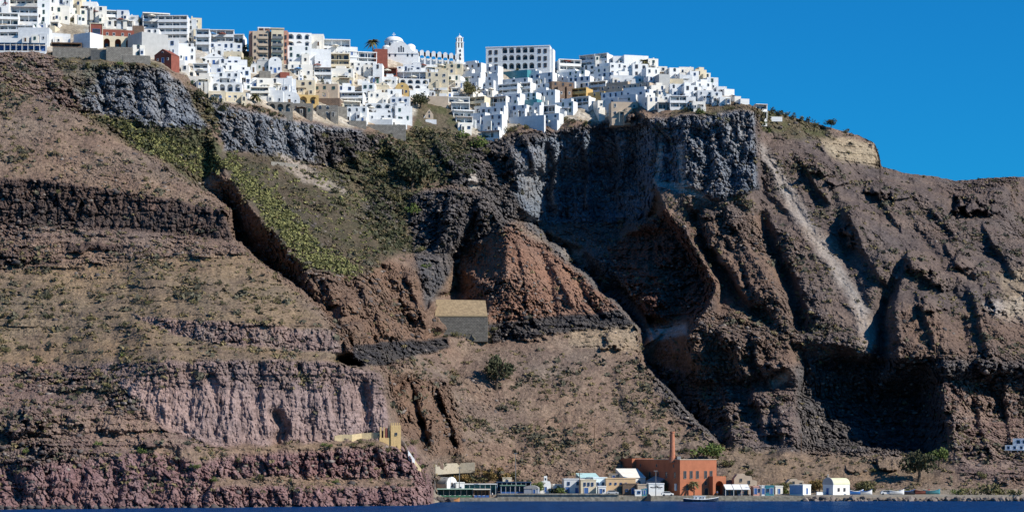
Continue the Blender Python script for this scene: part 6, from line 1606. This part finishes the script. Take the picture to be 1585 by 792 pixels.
person(1110, 727, QZ-.5, BLUEP, WOOD, 'person in blue standing on the low quay by the factory porch', .06, 20)
person(1150, 726, QZ-.5, RED, NAVY, 'person in red walking past the white cafe awnings', .2, -80)
# parked cars
def car(px_, Y, z, m, label, yaw=0):
    o = empty('parked_car', AT(px_, Y, z), yaw); tag(o, label, 'car')
    b = MB(); b.prism([(-2, .3), (2, .3), (2, .8), (1.2, .95), (.7, 1.42), (-1.2, 1.45), (-1.9, .95), (-2, .8)], -.8, .8); b.build('body', m, o)
    g = MB(); g.prism([(1.08, .96), (.68, 1.36), (-1.1, 1.38), (-1.6, .98)], -.82, .82); g.build('side_glass', GLASS, o)
    for sx in (-1.25, 1.25):
        for sy in (-.75, .75):
            w_ = MB(); n_ = 12
            w_.prism_x([(0, 0)], 0, 0) if False else w_.prism([(sx+.32*math.cos(2*math.pi*i/n_), .32+.32*math.sin(2*math.pi*i/n_)) for i in range(n_)], sy-.1, sy+.1); w_.build('wheel', NAVY, o)
car(1033, 728.5, QZ-.5, WHITE, 'small white parked car left of the factory', 5)
car(948, 725.5, QZ, mat('silver_paint', (.45, .46, .48), .35, .05, 1, 0, 3, .5), 'silver parked car before the peach-ochre building', 2)
car(1372, 731.5, QZ-.2, WHITE2, 'white parked car on the coast path right of the chapel', 4)
# ================================================================ every label singles one thing out
LM_TOWN = [('red arched house', 174, 56), ('grey bastion', 240, 72), ('pink brick hotel', 418, 70), ('domed cathedral', 612, 78), ('bell tower', 713, 82), ('arcaded hotel', 802, 94), ('stepped white cliff hotel', 584, 168),
           ('long cliff-edge white wall', 816, 189), ('tall thin palm', 997, 102), ('pergola', 34, 72), ('grey bastion shed', 252, 88), ('lone villa', 1179, 172), ('ochre arcade', 478, 154), ('ruined gable', 665, 172), ('bell gable', 392, 104), ('brown stone house', 871, 140), ('low palm', 396, 155), ('large tan wall', 968, 168)]
LM_LAND = [('pink cliff', 420, 620), ('purple sea cliff', 300, 750), ('dark lava band', 180, 320), ('grass slope', 200, 460), ('cactus slope', 450, 330), ('red rock hump', 850, 440), ('scree chute', 1270, 390), ('scree fan', 850, 640), ('dark recess', 900, 270),
           ('bluish lava cliff', 200, 140), ('shaded bay', 1350, 630), ('orange factory', 1080, 740), ('vaulted boathouse', 695, 745), ('port chapel', 1296, 752), ('gatehouse', 604, 668), ('bushy valley', 620, 260), ('lone villa', 1179, 180), ('tuff cliff', 1320, 230), ('domed cathedral', 612, 80), ('pink brick hotel', 418, 72), ('red arched house', 174, 60), ('arcaded hotel', 802, 94), ('tall thin palm', 997, 110), ('coast path', 1500, 760)]
ORD = ['first', 'second', 'third', 'fourth', 'fifth', 'sixth', 'seventh', 'eighth', 'ninth', 'tenth', 'eleventh', 'twelfth', 'thirteenth', 'fourteenth', 'fifteenth', 'sixteenth']
groups = {}
for (o, look, cat, px_, py_, _) in LABELS:
    lm = LM_LAND if cat == 'shrub' else LM_TOWN
    ky = 1.0 if cat == 'shrub' else 1.6
    nm, lx, ly = min(lm, key=lambda q: math.hypot(q[1]-px_, (q[2]-py_)*ky))
    dx, dy = px_-lx, (py_-ly)*ky
    if cat == 'shrub' and math.hypot(dx, dy) < 26: rel = 'on or beside the'
    elif abs(dy) > abs(dx): rel = 'above the' if dy < 0 else 'below the'
    else: rel = 'left of the' if dx < 0 else 'right of the'
    groups.setdefault((look, f'{rel} {nm}'), []).append((px_, py_, o))
seen = set()
for (look, where), lst in groups.items():
    lst.sort(key=lambda q: (q[0], q[1]))
    for i, (x, y, o) in enumerate(lst):
        if len(lst) == 1: lab = f'{look} {where}'
        else: lab = f'{ORD[i] if i < len(ORD) else str(i+1)+"th"} {look} from the left {where}'
        assert lab not in seen, lab
        seen.add(lab); o['label'] = lab
